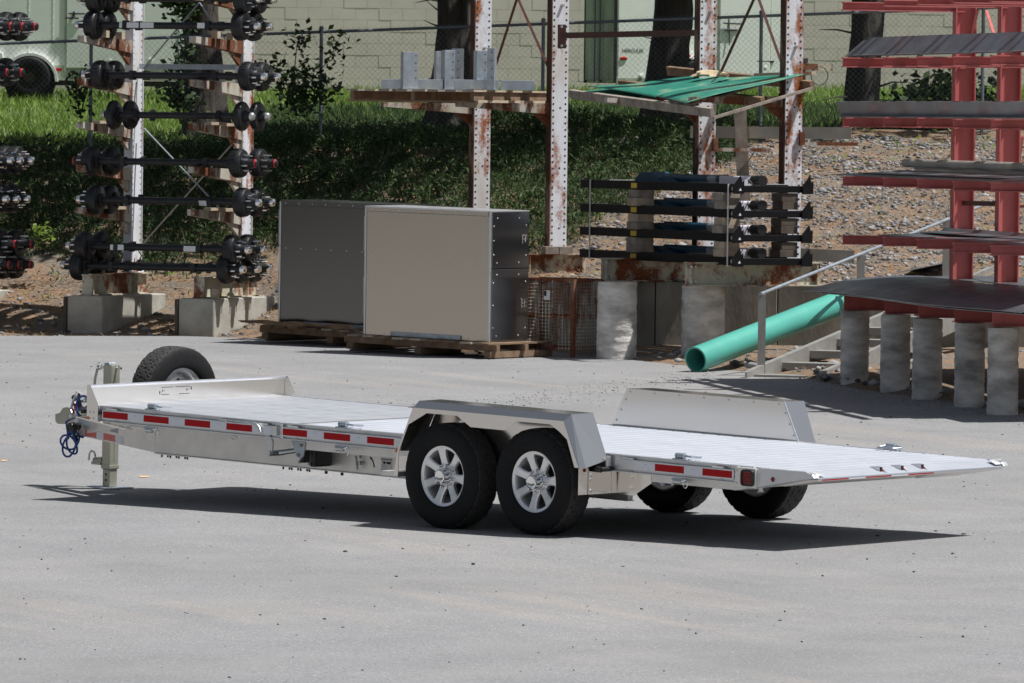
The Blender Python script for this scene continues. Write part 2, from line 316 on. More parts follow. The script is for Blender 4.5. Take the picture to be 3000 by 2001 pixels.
def keepL(X, Y):
    lim = np.interp(X, [-14, -6.5, -5, -3, -1, .5, 1.5, 2.5, 3.2], [85.0, 85.3, 85.5, 85.2, 84.0, 82.6, 84.4, 86.8, 88.9])
    return (Y > lim + .9 * (clump(X, Y, 1.1) - .5) + rng.normal(0, .25, len(X)))
P = scatter(165000, -14, 3.2, 82.2, 95.5, lambda X, Y: np.where(Y < 90.3, bank_h(X, Y), lawn_h(X, Y)), lambda X, Y: keepL(X, Y) & ((Y < 90.6) | (X > -3.9 + .5 * np.sin(Y * 9))))
P[:, 2] += .13 * clump(P[:, 0], P[:, 1], 1.9) * rng.uniform(0, 1, len(P)) + .08 * rng.uniform(0, 1, len(P)) ** 3
o = put('ground_cover', leaves('ground_cover', P, rng.uniform(.03, .105, len(P)) * (.6 + .8 * clump(P[:, 0], P[:, 1], 3.1)), 'ground_leaves', 1.15, .28)); o['kind'] = 'stuff'; o['label'] = 'dark green leafy weeds covering the bank below the fence'
P = scatter(1500, -8, -.6, 82.2, 85, bank_h, lambda X, Y: clump(X, Y, 2.3) > .80, (0, .12))
P2 = scatter(2600, .2, 8, 77.8, 90, bank_h, lambda X, Y: clump(X, Y, 1.7) > np.interp(Y, [80, 87, 89.5], [.93, .86, .35]), (0, .14))
P = np.concatenate([P, P2]); o = put('weed_tufts', leaves('weed_tufts', P, rng.uniform(.06, .15, len(P)), 'lawn_blades', 1.3, .2)); o['kind'] = 'stuff'; o['label'] = 'sparse bright green weed tufts on the bare bank'
def blades(name, P, h, w, mat, lean=.5):
    n = len(P); th = rng.uniform(0, 2 * np.pi, n); s = np.stack([np.cos(th), np.sin(th), 0 * th], 1) * w
    tip = P + np.stack([rng.normal(0, lean, n), rng.normal(0, lean, n), np.ones(n)], 1) * h[:, None]
    V = np.stack([P - s, P + s, tip], 1).reshape(-1, 3); return npmesh(name, V, np.arange(3 * n).reshape(-1, 3), mat)
P = scatter(110000, -14, 14, 90.2, 117, lawn_h, lambda X, Y: rng.uniform(0, 1, len(X)) < np.interp(Y, [90, 96, 117], [1, .8, .35]), (-.01, .02))
o = put('lawn_grass', blades('lawn_grass', P, rng.uniform(.06, .16, len(P)), .012, 'lawn_blades')); o['kind'] = 'stuff'; o['label'] = 'sunlit mown grass beyond the fence'
P = scatter(60000, -14, 3.0, 82.4, 90.8, lambda X, Y: np.where(Y < 90.3, bank_h(X, Y), lawn_h(X, Y)), keepL, (-.01, .02)); Pq = scatter(70000, -3.7, 8, 90.5, 104, lawn_h, lambda X, Y: rng.uniform(0, 1, len(X)) < .35 + .65 * clump(X, Y, .7), (-.01, .04)); P = np.concatenate([P, Pq])
o = put('rough_grass', blades('rough_grass', P, rng.gamma(3, .036, len(P)).clip(.03, .34), .011, 'ground_leaves', .45)); o['kind'] = 'stuff'; o['label'] = 'long dark uncut grass on the bank and round the tree trunks'
# straw and pine needles
def straw(P, L):
    n = len(P); th = rng.uniform(0, 2 * np.pi, n); d = np.stack([np.cos(th), np.sin(th), rng.uniform(-.1, .35, n)], 1) * L[:, None]; s = np.stack([-np.sin(th), np.cos(th), 0 * th], 1) * .0035
    V = np.stack([P - s, P + s, P + d], 1).reshape(-1, 3); return npmesh('pine_straw', V, np.arange(3 * n).reshape(-1, 3), 'straw')
Pa = scatter(16000, -9, -.6, 81.3, 85, bank_h, lambda X, Y: clump(X, Y, .9) > .35, (.005, .03)); Pb = scatter(36000, -.3, 7.5, 77.3, 90, bank_h, lambda X, Y: clump(X, Y, 1.25) > .30, (.01, .06))
Pc = scatter(4000, 1.8, 5.2, 68, 77, lambda X, Y: GX * X + GY * Y + G0 + .05, lambda X, Y: (Y > ye(X) + .2) & (clump(X, Y, 1.5) > .3), (.0, .04))
P = np.concatenate([Pa, Pb, Pc]); o = put('pine_straw', straw(P, rng.uniform(.06, .20, len(P)))); o['kind'] = 'stuff'; o['label'] = 'dry tan pine needles strewn over the bank'
# stones
ICO = np.array([(0, 0, 1), (.89, 0, .45), (.28, .85, .45), (-.72, .53, .45), (-.72, -.53, .45), (.28, -.85, .45), (.72, .53, -.45), (-.28, .85, -.45), (-.89, 0, -.45), (-.28, -.85, -.45), (.72, -.53, -.45), (0, 0, -1)])
ICF = np.array([(0, 1, 2), (0, 2, 3), (0, 3, 4), (0, 4, 5), (0, 5, 1), (1, 6, 2), (2, 7, 3), (3, 8, 4), (4, 9, 5), (5, 10, 1), (6, 7, 2), (7, 8, 3), (8, 9, 4), (9, 10, 5), (10, 6, 1), (11, 7, 6), (11, 8, 7), (11, 9, 8), (11, 10, 9), (11, 6, 10)])
def stones(name, P, R, mat):
    n = len(P); S = ICO[None] * (R[:, None, None] * rng.uniform(.6, 1.3, (n, 1, 3))) * rng.uniform(.82, 1.18, (n, 12, 1)); S[..., 2] *= .62
    th = rng.uniform(0, 2 * np.pi, n); c, s = np.cos(th)[:, None], np.sin(th)[:, None]; x = S[..., 0] * c - S[..., 1] * s; y = S[..., 0] * s + S[..., 1] * c
    V = np.stack([x, y, S[..., 2]], -1) + P[:, None, :]; Fq = (ICF[None] + (np.arange(n) * 12)[:, None, None]).reshape(-1, 3); return npmesh(name, V.reshape(-1, 3), Fq, mat)
Pa = scatter(50000, -.3, 7.6, 77.4, 89.6, bank_h, lambda X, Y: rng.uniform(0, 1, len(X)) < (.15 + .85 * clump(X, Y, .9)) * np.interp(X + .35 * np.sin(Y * 2), [.6, 1.9], [.12, 1]), (-.012, .014)); Ra = rng.gamma(3.2, .0056, len(Pa)).clip(.008, .07)
Pb = scatter(900, -8, -.6, 81.6, 84.5, bank_h, None, (0, .01)); Rb = rng.gamma(3, .009, len(Pb)).clip(.01, .06)
Pc = scatter(1600, 1.6, 6.0, 64, 77.2, lambda X, Y: GX * X + GY * Y + G0 + .05, lambda X, Y: Y > ye(X) + .0, (-.01, .03)); Rc = rng.gamma(3, .011, len(Pc)).clip(.012, .08)
o = put('slope_stones', stones('slope_stones', np.concatenate([Pa, Pb, Pc]), np.concatenate([Ra, Rb, Rc]), 'stone_mix')); o['kind'] = 'stuff'; o['label'] = 'loose grey and white stones on the slope and verge'
gf = lambda X, Y: GX * X + GY * Y + G0
def strip(X, Y):
    c = np.interp(X, [-3.5, -2.4, -.5, 1.0, 3], [63.0, 63.6, 65.8, 69.5, 74]); return np.abs(Y - c + rng.normal(0, .5, len(X))) < .9
Pa = scatter(9000, -3.6, 2.2, 61.5, 74, gf, strip, (.0, .008)); Pb = scatter(5200, 3.0, 6, 62, 72, gf, lambda X, Y: (Y < ye(X) + .2) & (Y > ye(X) - 1.1 - rng.uniform(0, 1.2, len(X))), (0, .01))
P = np.concatenate([Pa, Pb]); o = put('gravel_chips', stones('gravel_chips', P, rng.gamma(4, .0018, len(P)).clip(.004, .013), 'chip_mix')); o['kind'] = 'stuff'; o['label'] = 'fine loose gravel chips spilled across the asphalt'
P = scatter(2300, -6, 6.5, 37, 80, gf, lambda X, Y: (np.abs(X) < Y * .078) & (Y < ye(X) - .6), (.0, .004)); R = rng.gamma(1.6, .0026, len(P)).clip(.002, .018)
o = put('loose_pebbles', stones('loose_pebbles', P, R, 'pebble_mix')); o['kind'] = 'stuff'; o['label'] = 'scattered small dark pebbles on the asphalt'
P = np.concatenate([np.stack([rng.uniform(-70, -15, 5000), rng.uniform(84, 96, 5000), rng.uniform(.5, 9.5, 5000)], 1), np.stack([rng.uniform(-90, -70, 5000), rng.uniform(5, 84, 5000), rng.uniform(.2, 11, 5000)], 1), np.stack([rng.uniform(60, 80, 5000), rng.uniform(5, 95, 5000), rng.uniform(.2, 11, 5000)], 1)])
o = put('unseen_reflection_foliage', leaves('unseen_reflection_foliage', P, rng.uniform(.7, 1.8, len(P)), 'crown_leaves', 1.0, .8)); o['kind'] = 'stuff'; o['label'] = 'unseen leaf masses added beyond both ends of the yard to darken reflections'  # out-of-view foliage added so the bare metal mirrors something dark
# ---------------------------------------------------------------- trees
def tree(label, pxc, w_px, Y, base_y, lean, cc, cr, topw=.8):
    b = at(pxc, base_y, Y); b.z = float(lawn_h(np.array(b.x), np.array(Y))) - .1; r0 = w_px / 2 / (FPX / Y)
    root = thing('tree', label, 'tree', TR(*b), 'trees beyond the fence'); n = 20; V = []; K = 44; H = 10.0
    for i in range(K):
        h = H * (i / (K - 1)); fl = 1 + .55 * math.exp(-h / .35); tap = 1 - (1 - topw) * min(1, h / 2.6) - .5 * max(0, h - 2.6) / H
        for k in range(n):
            a = 2 * math.pi * k / n; rr = r0 * fl * tap * (1 + .06 * math.sin(3 * a + h * 1.7 + pxc) + .05 * math.sin(7 * a - h * 5 + pxc) + random.uniform(-.035, .035))
            V.append((rr * math.cos(a) + lean * min(h, 3) + .03 * math.sin(h * 2 + pxc), rr * math.sin(a), h))
    q = MB(); q.add(V, [(i * n + k, i * n + (k + 1) % n, (i + 1) * n + (k + 1) % n, (i + 1) * n + k) for i in range(K - 1) for k in range(n)], True); q.build('trunk', 'tree_bark', root, angle=80)
    br = MB(); C = Vector((cc[0] - b.x, cc[1] - b.y, cc[2] - b.z))
    for i in range(14):
        a = random.uniform(0, 6.28); h0 = random.uniform(2.9, 7.5); e = C + Vector((math.cos(a) * cr[0] * .75, math.sin(a) * cr[1] * .75, random.uniform(-.3, .5) * cr[2])); s0 = Vector((lean * 3, 0, h0)); m = (s0 + e) / 2 + Vector((0, 0, .5)); br.path([s0, m, e], [.09, .06, .02], 6)
    for i in range(10):
        a = random.uniform(0, 6.28); h0 = random.uniform(.5, 3.0); e = Vector((math.cos(a), math.sin(a), random.uniform(-.1, .35))) * random.uniform(.35, .75); s0 = Vector((lean * min(h0, 3), 0, h0)); br.path([s0, s0 + e * .6, s0 + e + Vector((0, 0, random.uniform(-.1, .1)))], [.02, .012, .004], 5)
    br.build('limb', 'tree_bark', root)
    N = 2300; d = rng.normal(size=(N, 3)); d /= np.linalg.norm(d, axis=1)[:, None]; r = rng.uniform(.25, 1, N) ** .6; P = d * r[:, None] * np.array(cr) + np.array(C)
    P = P[(clump(P[:, 0] * .8, P[:, 1] * .8 + P[:, 2], 1.0) > .22)]; P = P[P[:, 2] + b.z > 5.0]
    put('crown', leaves('crown', P, rng.uniform(.25, .5, len(P)), 'crown_leaves', 1.0, .6), root)
    return root
tree('leftmost tree trunk, hung with ivy, behind the axle rack', 598, 120, 94, 330, -.01, (-4.0, 88.9, 8.6), (4.2, 4.4, 3.6))
tree('dark bare trunk flaring at its foot behind the galvanised posts on the pallet', 1312, 118, 94, 312, .03, (-.2, 88.7, 8.6), (4.0, 4.4, 3.6))
tree('dark trunk in front of the far pale box trailer, behind the green sheets', 1952, 128, 94, 315, .02, (2.6, 89.9, 8.8), (3.6, 4.2, 3.6))
tree('rightmost tree trunk, behind the red rack', 2530, 96, 93.5, 392, .0, (6.0, 92.4, 8.6), (4.2, 4.0, 3.4), .95)
# ivy on the first trunk, shrubs
def shrub(name, label, cat, base, stems, n, size, mat='shrub_leaves', lsp=.12):
    root = thing(name, label, cat, TR(*base)); q = MB(); PP = []
    for pts in stems:
        pts = [Vector(p) for p in pts]; q.path(pts, [.012 * (1 - .7 * i / (len(pts) - 1)) for i in range(len(pts))], 5)
        for k in range(n):
            u = random.random() ** .7 * (len(pts) - 1); i = min(int(u), len(pts) - 2); p = pts[i].lerp(pts[i + 1], u - i); PP.append(p + Vector((random.gauss(0, lsp), random.gauss(0, lsp), random.gauss(0, lsp * .8))))
    q.build('stem', 'tree_bark', root); P = np.array([tuple(p) for p in PP]); put('foliage', leaves('foliage', P, rng.uniform(size * .6, size * 1.3, len(P)), mat, 1.0, .6), root); return root
def st(*p, Y=89.6):
    return [at(x, y, Y) for x, y in p]
B = at(880, 345, 89.4)
def rel(ps): return [p - B for p in ps]
shrub('shrub', 'leafy green shrub poking up through the chain-link fence left of the pallet', 'shrub', B, [rel(st((900, 330), (860, 230), (870, 130), (893, 105), Y=89.5)), rel(st((880, 330), (900, 250), (960, 180), (998, 104), Y=89.6)), rel(st((870, 330), (835, 260), (800, 190), Y=89.3)), rel(st((900, 330), (940, 290), (985, 240), Y=89.6)), rel(st((850, 330), (870, 280), (850, 200), Y=89.2)), rel(st((900, 340), (885, 260), (905, 200), Y=89.4))], 110, .10, lsp=.10)
B = at(235, 330, 89.3); shrub('weed_stalk', 'tall thin dark weed stalk before the far white trailer, left of the axle rack', 'weed', B, [rel(st((235, 340), (222, 270), (240, 195), Y=89.3)), rel(st((235, 340), (250, 280), (205, 240), Y=89.3))], 70, .09, lsp=.07)
B = at(540, 300, 93.6); shrub('ivy', 'dark leafy ivy clinging to the left side of the leftmost trunk', 'ivy', B, [rel(st((560, 380), (545, 200), (545, 60), (530, -20), Y=93.5)), rel(st((560, 360), (520, 250), (540, 120), Y=93.5)), rel(st((560, 330), (530, 300), (500, 265), Y=93.5)), rel(st((560, 60), (520, 20), (505, -10), Y=93.5))], 170, .11, lsp=.09)
B = at(2700, 300, 91); shrub('bramble', 'dark bramble thicket beside the rightmost trunk, behind the red rack', 'shrub', B, [rel(st((2590, 390), (2650, 320), (2760, 235), Y=91)), rel(st((2620, 390), (2720, 310), (2800, 240), Y=91.5)), rel(st((2680, 390), (2760, 320), (2850, 260), Y=91)), rel(st((2560, 390), (2640, 350), (2700, 270), Y=90.8)), rel(st((2740, 390), (2800, 330), (2920, 280), Y=91.3)), rel(st((2640, 395), (2740, 360), (2830, 330), Y=90.8))], 260, .13, lsp=.16)
for i, (x, y, Y) in enumerate([(125, 700, 84.6), (1130 / 1.0, 640, 86.2)][:1]):
    B = at(x, y + 12, Y); shrub('weed_plant', 'single pale green weed on the brown bank beside the left edge', 'weed', B, [rel(st((x, y + 12), (x - 10, y - 8), (x - 22, y - 26), Y=Y)), rel(st((x, y + 12), (x + 12, y - 10), (x + 25, y - 20), Y=Y)), rel(st((x, y + 12), (x, y - 14), (x + 4, y - 30), Y=Y))], 26, .075, 'lawn_blades', .05)
# ================================================================ chain-link fence
L0 = at(-60, 130, 90); L1 = at(3060, 17, 90); FL = L1 - L0
fen = thing('chain_link_fence', 'grey chain-link fence with a top rail running along the crest of the bank', 'fence', TR(0, 0, 0))
MB().path([L0, L1], .0205, 10).build('top_rail', 'fence_metal', fen)
for k in (268, 942, 1592, 2230, 2880):
    u = (at(k, 80, 90).x - L0.x) / FL.x; p = L0 + FL * u; q = MB().cyl((p.x, p.y - .03, p.z + .03), (p.x, p.y - .03, p.z - 1.9), .0235, 10); q.lathe([(0, .05), (.02, .045), (.03, .03), (.03, .0)], 10, TR(p.x, p.y - .03, p.z + .03)); q.build('post', 'fence_metal', fen)
q = MB(); pit_ = .0745; Hh = 1.75; N = int((FL.length + Hh) / pit_) + 1; sl_ = FL.z / FL.x; wv = .0022
for fam in (1, -1):
    for i in range(N):
        x0 = i * pit_ - (Hh if fam == 1 else 0); x1 = x0 + Hh     # rises left->right or right->left
        a = (x0, -Hh + .05) if fam == 1 else (x1, -Hh + .05); b = (x1, .05) if fam == 1 else (x0, .05); Ln = FL.x
        def clip(a, b):
            (ax, az), (bx, bz) = a, b
            if max(ax, bx) < 0 or min(ax, bx) > Ln: return None
            def cut(px, pz, qx, qz):
                if px < 0: t = -px / (qx - px); return 0, pz + (qz - pz) * t
                if px > Ln: t = (Ln - px) / (qx - px); return Ln, pz + (qz - pz) * t
                return px, pz
            return cut(ax, az, bx, bz), cut(bx, bz, ax, az)
        c = clip(a, b)
        if not c: continue
        (ax, az), (bx, bz) = c
        y = 90 + .024 + .0025 * fam; A = Vector((L0.x + ax, y, L0.z + sl_ * ax + az)); Bv = Vector((L0.x + bx, y, L0.z + sl_ * bx + bz)); q.bar(A, Bv, wv, wv * 1.6, (0, 1, 0))
q.build('chain_link_mesh', 'fence_metal', fen, kind='stuff')
# ================================================================ block building
bld = thing('block_building', 'long pale beige painted concrete block building beyond the trees', 'building', TR(0, 0, 0))
zb = 3.3; BY = 118.0
MB().box(-26, 26, BY + .006, BY + 9, zb, zb + 5).build('wall', 'mortar', bld); MB().box(-26.3, 26.3, BY - .3, BY + 9.3, zb + 5.003, zb + 5.25).build('roof', 'trailer_grime', bld)
bw, bh = .4064, .2032; me = MB().box(-bw / 2 + .003, bw / 2 - .003, 0, .05, -bh / 2 + .003, bh / 2 - .003).mesh('block', 'block_paint')
z0 = at(1080, 24, BY).z; nb = 0
for j in range(-7, 2):
    for i in range(-24, 26):
        x = (i + .5 * (j % 2)) * bw + .08; z = z0 + (j + .5) * bh; pxx = 1500 + x * 169.5
        if z > zb and ((600 < pxx < 1760) or (2280 < pxx < 3060)) and nb < 300: put('block', me, bld, TR(x, BY - .001 * ((i * 7 + j * 3) % 4), z)); nb += 1
MB().box(-26, 26, BY - .01, BY + .02, z0 + 2.0 * bh + .004, zb + 4.99).build('upper_wall', 'block_paint', bld)
# ================================================================ parked box trailers beyond the fence
def far_wheel(root, x, z, r=.34, y=-.06):
    w = MB().lathe([(.19, -.10), (.25, -.11), (r - .03, -.10), (r, -.06), (r, .06), (r - .03, .10), (.2, .10)], 28, TR(x, y, z) @ AXY).build('tyre', 'rubber', root)
    MB().lathe([(0, -.03), (.08, -.035), (.12, .0), (.18, .01), (.195, -.07), (.2, -.09)], 24, TR(x, y, z) @ AXY).build('rim', 'drum_brown', w)
P = at(-160, 225, 111); zg = float(lawn_h(np.array(-7.), np.array(111.))); root = thing('enclosed_trailer', 'old pale green-white enclosed trailer parked behind the left axle rack', 'trailer', TR(P.x, 111, zg)); W1 = at(538, 225, 111).x - P.x
fl = at(200, 210, 111).z - zg
MB().box(0, W1, 0, 2.1, fl, fl + 2.3).build('body', 'trailer_paint', root, .03); MB().box(.01, W1 - .02, -.006, .02, fl - .13, fl + .1).build('skirt', 'trailer_grime', root)
MB().box(W1 - .10, W1 + .004, -.012, .06, fl - .02, fl + 2.28).build('corner_trim', 'trailer_white', root, .02); MB().box(.2, W1 - .1, .1, 2.0, fl - .22, fl - .14).build('chassis', 'drum_brown', root)
for pxs in (85, 156, 300):
    x = at(pxs, 60, 111).x - P.x; q = MB().box(x - .012, x + .012, -.004, .01, fl, fl + 2.2)
    for k in range(16): q.lathe([(0, .008), (.008, .004), (.009, 0)], 6, TR(x, -.004, fl + .08 + k * .13) @ Matrix.Rotation(math.pi / 2, 4, 'X'))
    q.build('panel_seam', 'trailer_paint', root)
x = at(195, 60, 111).x - P.x; x2 = at(380, 60, 111).x - P.x; d = MB().box(x, x2, -.022, .01, fl + .06, fl + 1.95).build('door', 'trailer_paint', root, .01, label='side door with black bar latch')
MB().box(x - .03, x - .004, -.018, .01, fl, fl + 2.0).build('door_frame', 'trailer_grime', root); MB().box(x2 + .004, x2 + .03, -.018, .01, fl, fl + 2.0).build('door_frame', 'trailer_grime', root)
zz = at(200, 40, 111).z - zg; q = MB().cyl((x + .03, -.05, zz), (x + .30, -.05, zz), .012, 8); q.cyl((x - .02, -.05, zz - .07), (x + .2, -.05, zz - .075), .012, 8); q.cyl((x + .12, -.02, zz + .03), (x + .12, -.06, zz - .08), .02, 8); q.build('latch', 'black_iron', d)
for pxs, py in ((322, 176), (440, 176)):
    MB().lathe([(0, .03), (.03, .025), (.035, 0)], 12, TR(at(pxs, py, 111).x - P.x, 0, at(pxs, py, 111).z - zg) @ Matrix.Rotation(math.pi / 2, 4, 'X')).build('hook', 'trailer_white', root)
MB().box(at(305, 159, 111).x - P.x, at(365, 159, 111).x - P.x, -.02, .01, at(305, 161, 111).z - zg, at(305, 157, 111).z - zg).build('trim_strip', 'trailer_grime', root)
p = at(172, 204, 111); MB().box(p.x - P.x - .045, p.x - P.x + .045, -.02, .01, p.z - zg - .022, p.z - zg + .022).build('side_marker', 'tape_red', root)
cx = at(88, 238, 111).x - P.x; cz = at(88, 238, 111).z - zg
q = MB(); ring = [(a, .46) for a in range(0, 181, 12)]
q.add([(cx + r * math.cos(math.radians(a)), y, cz + r * math.sin(math.radians(a)) * 1.0) for y in (-.10, .02) for a, r in ring for r in (r, r - .045)], []); n = len(ring)
fs = []
for i in range(n - 1):
    a = 2 * i; b = a + 2; o_ = 2 * n; fs += [(a, b, b + 1, a + 1), (a + o_, a + 1 + o_, b + 1 + o_, b + o_), (a, a + o_, b + o_, b), (a + 1, b + 1, b + 1 + o_, a + 1 + o_)]
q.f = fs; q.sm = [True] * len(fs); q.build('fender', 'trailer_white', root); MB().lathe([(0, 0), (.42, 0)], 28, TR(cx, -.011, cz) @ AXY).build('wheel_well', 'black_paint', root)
MB().box(0, cx - .44, -.10, .01, cz + .36, cz + .46).build('fender_apron', 'trailer_white', root, .01)
far_wheel(root, cx, zg * 0 + .36)
# second trailer
P = at(1797, 235, 108.5); zg = float(lawn_h(np.array(1.6), np.array(108.5))); root = thing('enclosed_trailer', 'pale grimy enclosed trailer with rear doors at left, parked behind the white rusty rack', 'trailer', FM((P.x, 108.5, zg), (math.cos(.23), math.sin(.23))))
S = FPX / 108.5; fl = at(1850, 243, 108.5).z - zg; LL = 505 / S / math.cos(.23)
def loc2(px, py): return (px - 1797) / S / math.cos(.23), at(px, py, 108.5 + .23 * (px - 1797) / S).z - zg
MB().box(.05, LL, .0, 2.0, fl, fl + 2.4).build('body', 'trailer_paint', root, .03)
for y0, y1 in ((.03, .97), (1.0, 1.96)): MB().box(.012, .045, y0, y1, fl + .04, fl + 2.3).build('rear_door', 'trailer_grime', root, .01)
for y in (.0, .985, 1.98): MB().box(.0, .048, y - .015, y + .015, fl, fl + 2.35).build('door_post', 'black_iron', root)
MB().cyl((-.03, .8, fl), (-.03, .8, fl + 2.2), .014, 8).build('lock_rod', 'fence_metal', root); MB().cyl((-.03, 1.15, fl), (-.03, 1.15, fl + 2.2), .014, 8).build('lock_rod', 'fence_metal', root)
MB().box(.05, LL, -.004, .02, fl, fl + .08).build('skirt', 'trailer_grime', root)
x, z = loc2(1826, 171); MB().lathe([(0, .03), (.05, .02), (.055, 0)], 14, TR(x, 0, z) @ Matrix.Rotation(math.pi / 2, 4, 'X') @ Matrix.Diagonal((1.2, .5, 1, 1))).build('side_marker', 'plastic_red', root)
x, z = loc2(2014, 164); MB().lathe([(0, .03), (.05, .02), (.055, 0)], 14, TR(x, 0, z) @ Matrix.Rotation(math.pi / 2, 4, 'X') @ Matrix.Diagonal((1.2, .4, 1, 1))).build('side_marker', 'plastic_red', root)
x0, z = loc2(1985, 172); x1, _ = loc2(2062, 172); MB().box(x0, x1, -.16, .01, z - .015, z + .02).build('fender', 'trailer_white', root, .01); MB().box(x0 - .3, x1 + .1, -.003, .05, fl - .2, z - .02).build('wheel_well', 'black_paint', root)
xw = (x0 + x1) / 2 + .05; far_wheel(root, xw, .34, y=-.10)
xa, z0_ = loc2(2108, 60); xb, _ = loc2(2258, 60); d = MB().box(xa, xb, -.02, .01, fl + .06, fl + 2.0).build('door', 'trailer_paint', root, .01)
for xq in (xa, xb): MB().box(xq - .012, xq + .012, -.014, .01, fl, fl + 2.1).build('door_frame', 'trailer_grime', root)
x, z = loc2(2135, 68); q = MB().cyl((x - .1, -.05, z), (x + .2, -.05, z - .01), .012, 8); q.cyl((x - .08, -.05, z - .11), (x + .12, -.05, z - .11), .014, 8); q.cyl((x, -.02, z + .08), (x, -.06, z - .35), .008, 6); q.build('latch', 'black_iron', d)
x, z = loc2(2238, 180); MB().box(x - .1, x + .18, -.02, .01, z - .012, z + .012).build('trim_strip', 'black_iron', root)
for pxs, py in ((1878, 222), (2245, 198)):
    x, z = loc2(pxs, py); MB().lathe([(0, .03), (.03, .025), (.035, 0)], 12, TR(x, 0, z) @ Matrix.Rotation(math.pi / 2, 4, 'X')).build('hook', 'trailer_white', root)
x, z = loc2(1820, 152); cu = bpy.data.curves.new('lettering', 'FONT'); cu.body = 'HERCULES'; cu.size = .075; cu.shear = .25; cu.extrude = .001; cu.materials.append(MT['ink'])
tx = bpy.data.objects.new('t', cu); COL.objects.link(tx); bpy.context.view_layer.update(); lm_ = bpy.data.meshes.new_from_object(tx); bpy.data.objects.remove(tx); o = put('lettering', lm_, root, kind='stuff'); o.matrix_local = TR(x, -.004, z) @ Matrix.Rotation(math.pi / 2, 4, 'X')
za = loc2(2420, 196)[1]; q = MB().bar((LL, .5, za), (LL + 1.05, .95, za), .06, .11).bar((LL, 1.5, za), (LL + 1.05, 1.02, za), .06, .11); q.build('tongue', 'rust_arm', root)
xj = loc2(2398, 200)[0]; q = MB().cyl((xj, .75, .0), (xj, .75, za + .12), .028, 10); q.box(xj - .05, xj + .05, .7, .8, za + .06, za + .14); q.build('jack', 'drum_brown', root)
xh = loc2(2437, 222); q = MB().path([(xh[0] + .14 * math.cos(a), .6, xh[1] + .15 * math.sin(a)) for a in [i * .3 for i in range(21)]], .008, 6, True); q.build('cable_loop', 'black_iron', root)
# ================================================================ axle racks on the left
def cc(a): return math.cos(math.radians(a))
R_ = Vector((cc(23), -math.sin(math.radians(23)), 0)); C1 = gr(298, 978); OA = C1 - R_ * .235; OA.z = gz(OA.x, OA.y)
MA = FM(OA, R_)                                       # x along the row, y away, arms towards -y
def zl(y, Y=82.9, x=385): return at(x, y, Y).z - OA.z
ARM = [zl(y + 9) for y in (-18, 108, 233, 359, 484, 607)]; CXO = -.075
SPX = 1.49
def arm_mesh():
    q = MB(); q.prism([(1.30, 0), (-.02, .040), (-.02, -.035), (1.0, -.13), (1.30, -.16)], 'x', -.045, .045); q.prism([(1.0, -.131), (1.28, -.161), (1.28, -.30)], 'x', -.02, .02); return q.mesh('arm', 'rust_arm')
def col_mesh():
    q = MB(); q.box(-.055, .055, 1.30, 1.318, .73, 5.2); q.box(-.055, .055, 1.585, 1.60, .73, 5.2); q.box(.030, .042, 1.318, 1.585, .73, 5.2); q.box(-.055, .055, 1.25, 1.66, .712, .73); return q.mesh('column', 'white_rust_light')
def hole_strip(xf):
    q = MB()
    for k in range(58): q.lathe([(0, .0015), (.011, .0015)], 8, TR(xf, 1.345, .8 + k * .0762) @ AXX); q.lathe([(0, .0015), (.011, .0015)], 8, TR(xf, 1.56, .8 + k * .0762) @ AXX)
    return q.mesh('bolt_holes', 'ink')
def base_mesh():
    q = MB(); q.box(-.075, .075, .06, 1.68, .452, .468); q.box(-.075, .075, .06, 1.68, .694, .71); q.box(-.008, .008, .07, 1.67, .468, .694); q.box(-.07, .07, .075, .09, .469, .693); q.box(-.07, .07, 1.3, 1.312, .469, .693); return q.mesh('base_beam', 'beam_rust')
am, cm, bm_, hm = arm_mesh(), col_mesh(), base_mesh(), hole_strip(.0425)
def axle_rack(label, dx):
    root = thing('cantilever_rack', label, 'rack', MA @ TR(dx, 0, 0), 'axle racks on the bank')
    for x in (0, SPX):
        c = put('column', cm, root, TR(x + CXO, 0, 0)); put('bolt_holes', hm, c, kind='stuff'); put('base_beam', bm_, root, TR(x, 0, 0))
        for z in ARM: put('arm', am, root, TR(x + CXO, 0, z))
    zc = zl(196, 83, 560); MB().box(.06 + CXO, SPX - .06 + CXO, 1.46, 1.475, zc - .03, zc + .035).build('crossbar', 'galvanised', root)
    a, b, c, d = zl(200, 83), zl(5, 83), zl(375, 83), zl(720, 83)
    for p0, p1 in (((.05, 1.44, a), (.80, 1.44, b)), ((SPX - .05, 1.45, a), (.80, 1.45, b)), ((.05, 1.44, d), (SPX - .05, 1.44, c)), ((SPX - .05, 1.456, d + .15), (.06, 1.456, c))): MB().bar(p0, p1, .008, .035, (0, 1, 0)).build('brace', 'galvanised', root)
    return root
axle_rack('white rusty cantilever rack loaded with black trailer axles', 0); axle_rack('next axle rack, standing mostly outside the left edge of the photo', -3.62)
cb = MB(); cb.box(-.235, .235, 0, 1.75, -.08, .452)
me = cb.mesh('concrete_block', 'concrete')
for dx, lb in ((0, 'grey concrete block under the left column of the axle rack'), (SPX, 'grey concrete block under the right column of the axle rack, beside the pallets'), (-3.62 + SPX, 'concrete block at the far left edge of the photo')):
    o = put('concrete_block', me); o.matrix_world = MA @ TR(dx, 0, 0); md = o.modifiers.new('b', 'BEVEL'); md.width = .012; tag(o, lb, 'block', 'concrete blocks under the racks')
    if dx == SPX or dx == 0:
        o2 = put('plank', MB().box(-.275, -.240, -.02, .3, -.05, .44).mesh('plank', 'wood_dark')); o2.matrix_world = MA @ TR(dx, 0, 0); tag(o2, 'dark upright board against the %s concrete block' % ('left' if dx == 0 else 'right'), 'board')
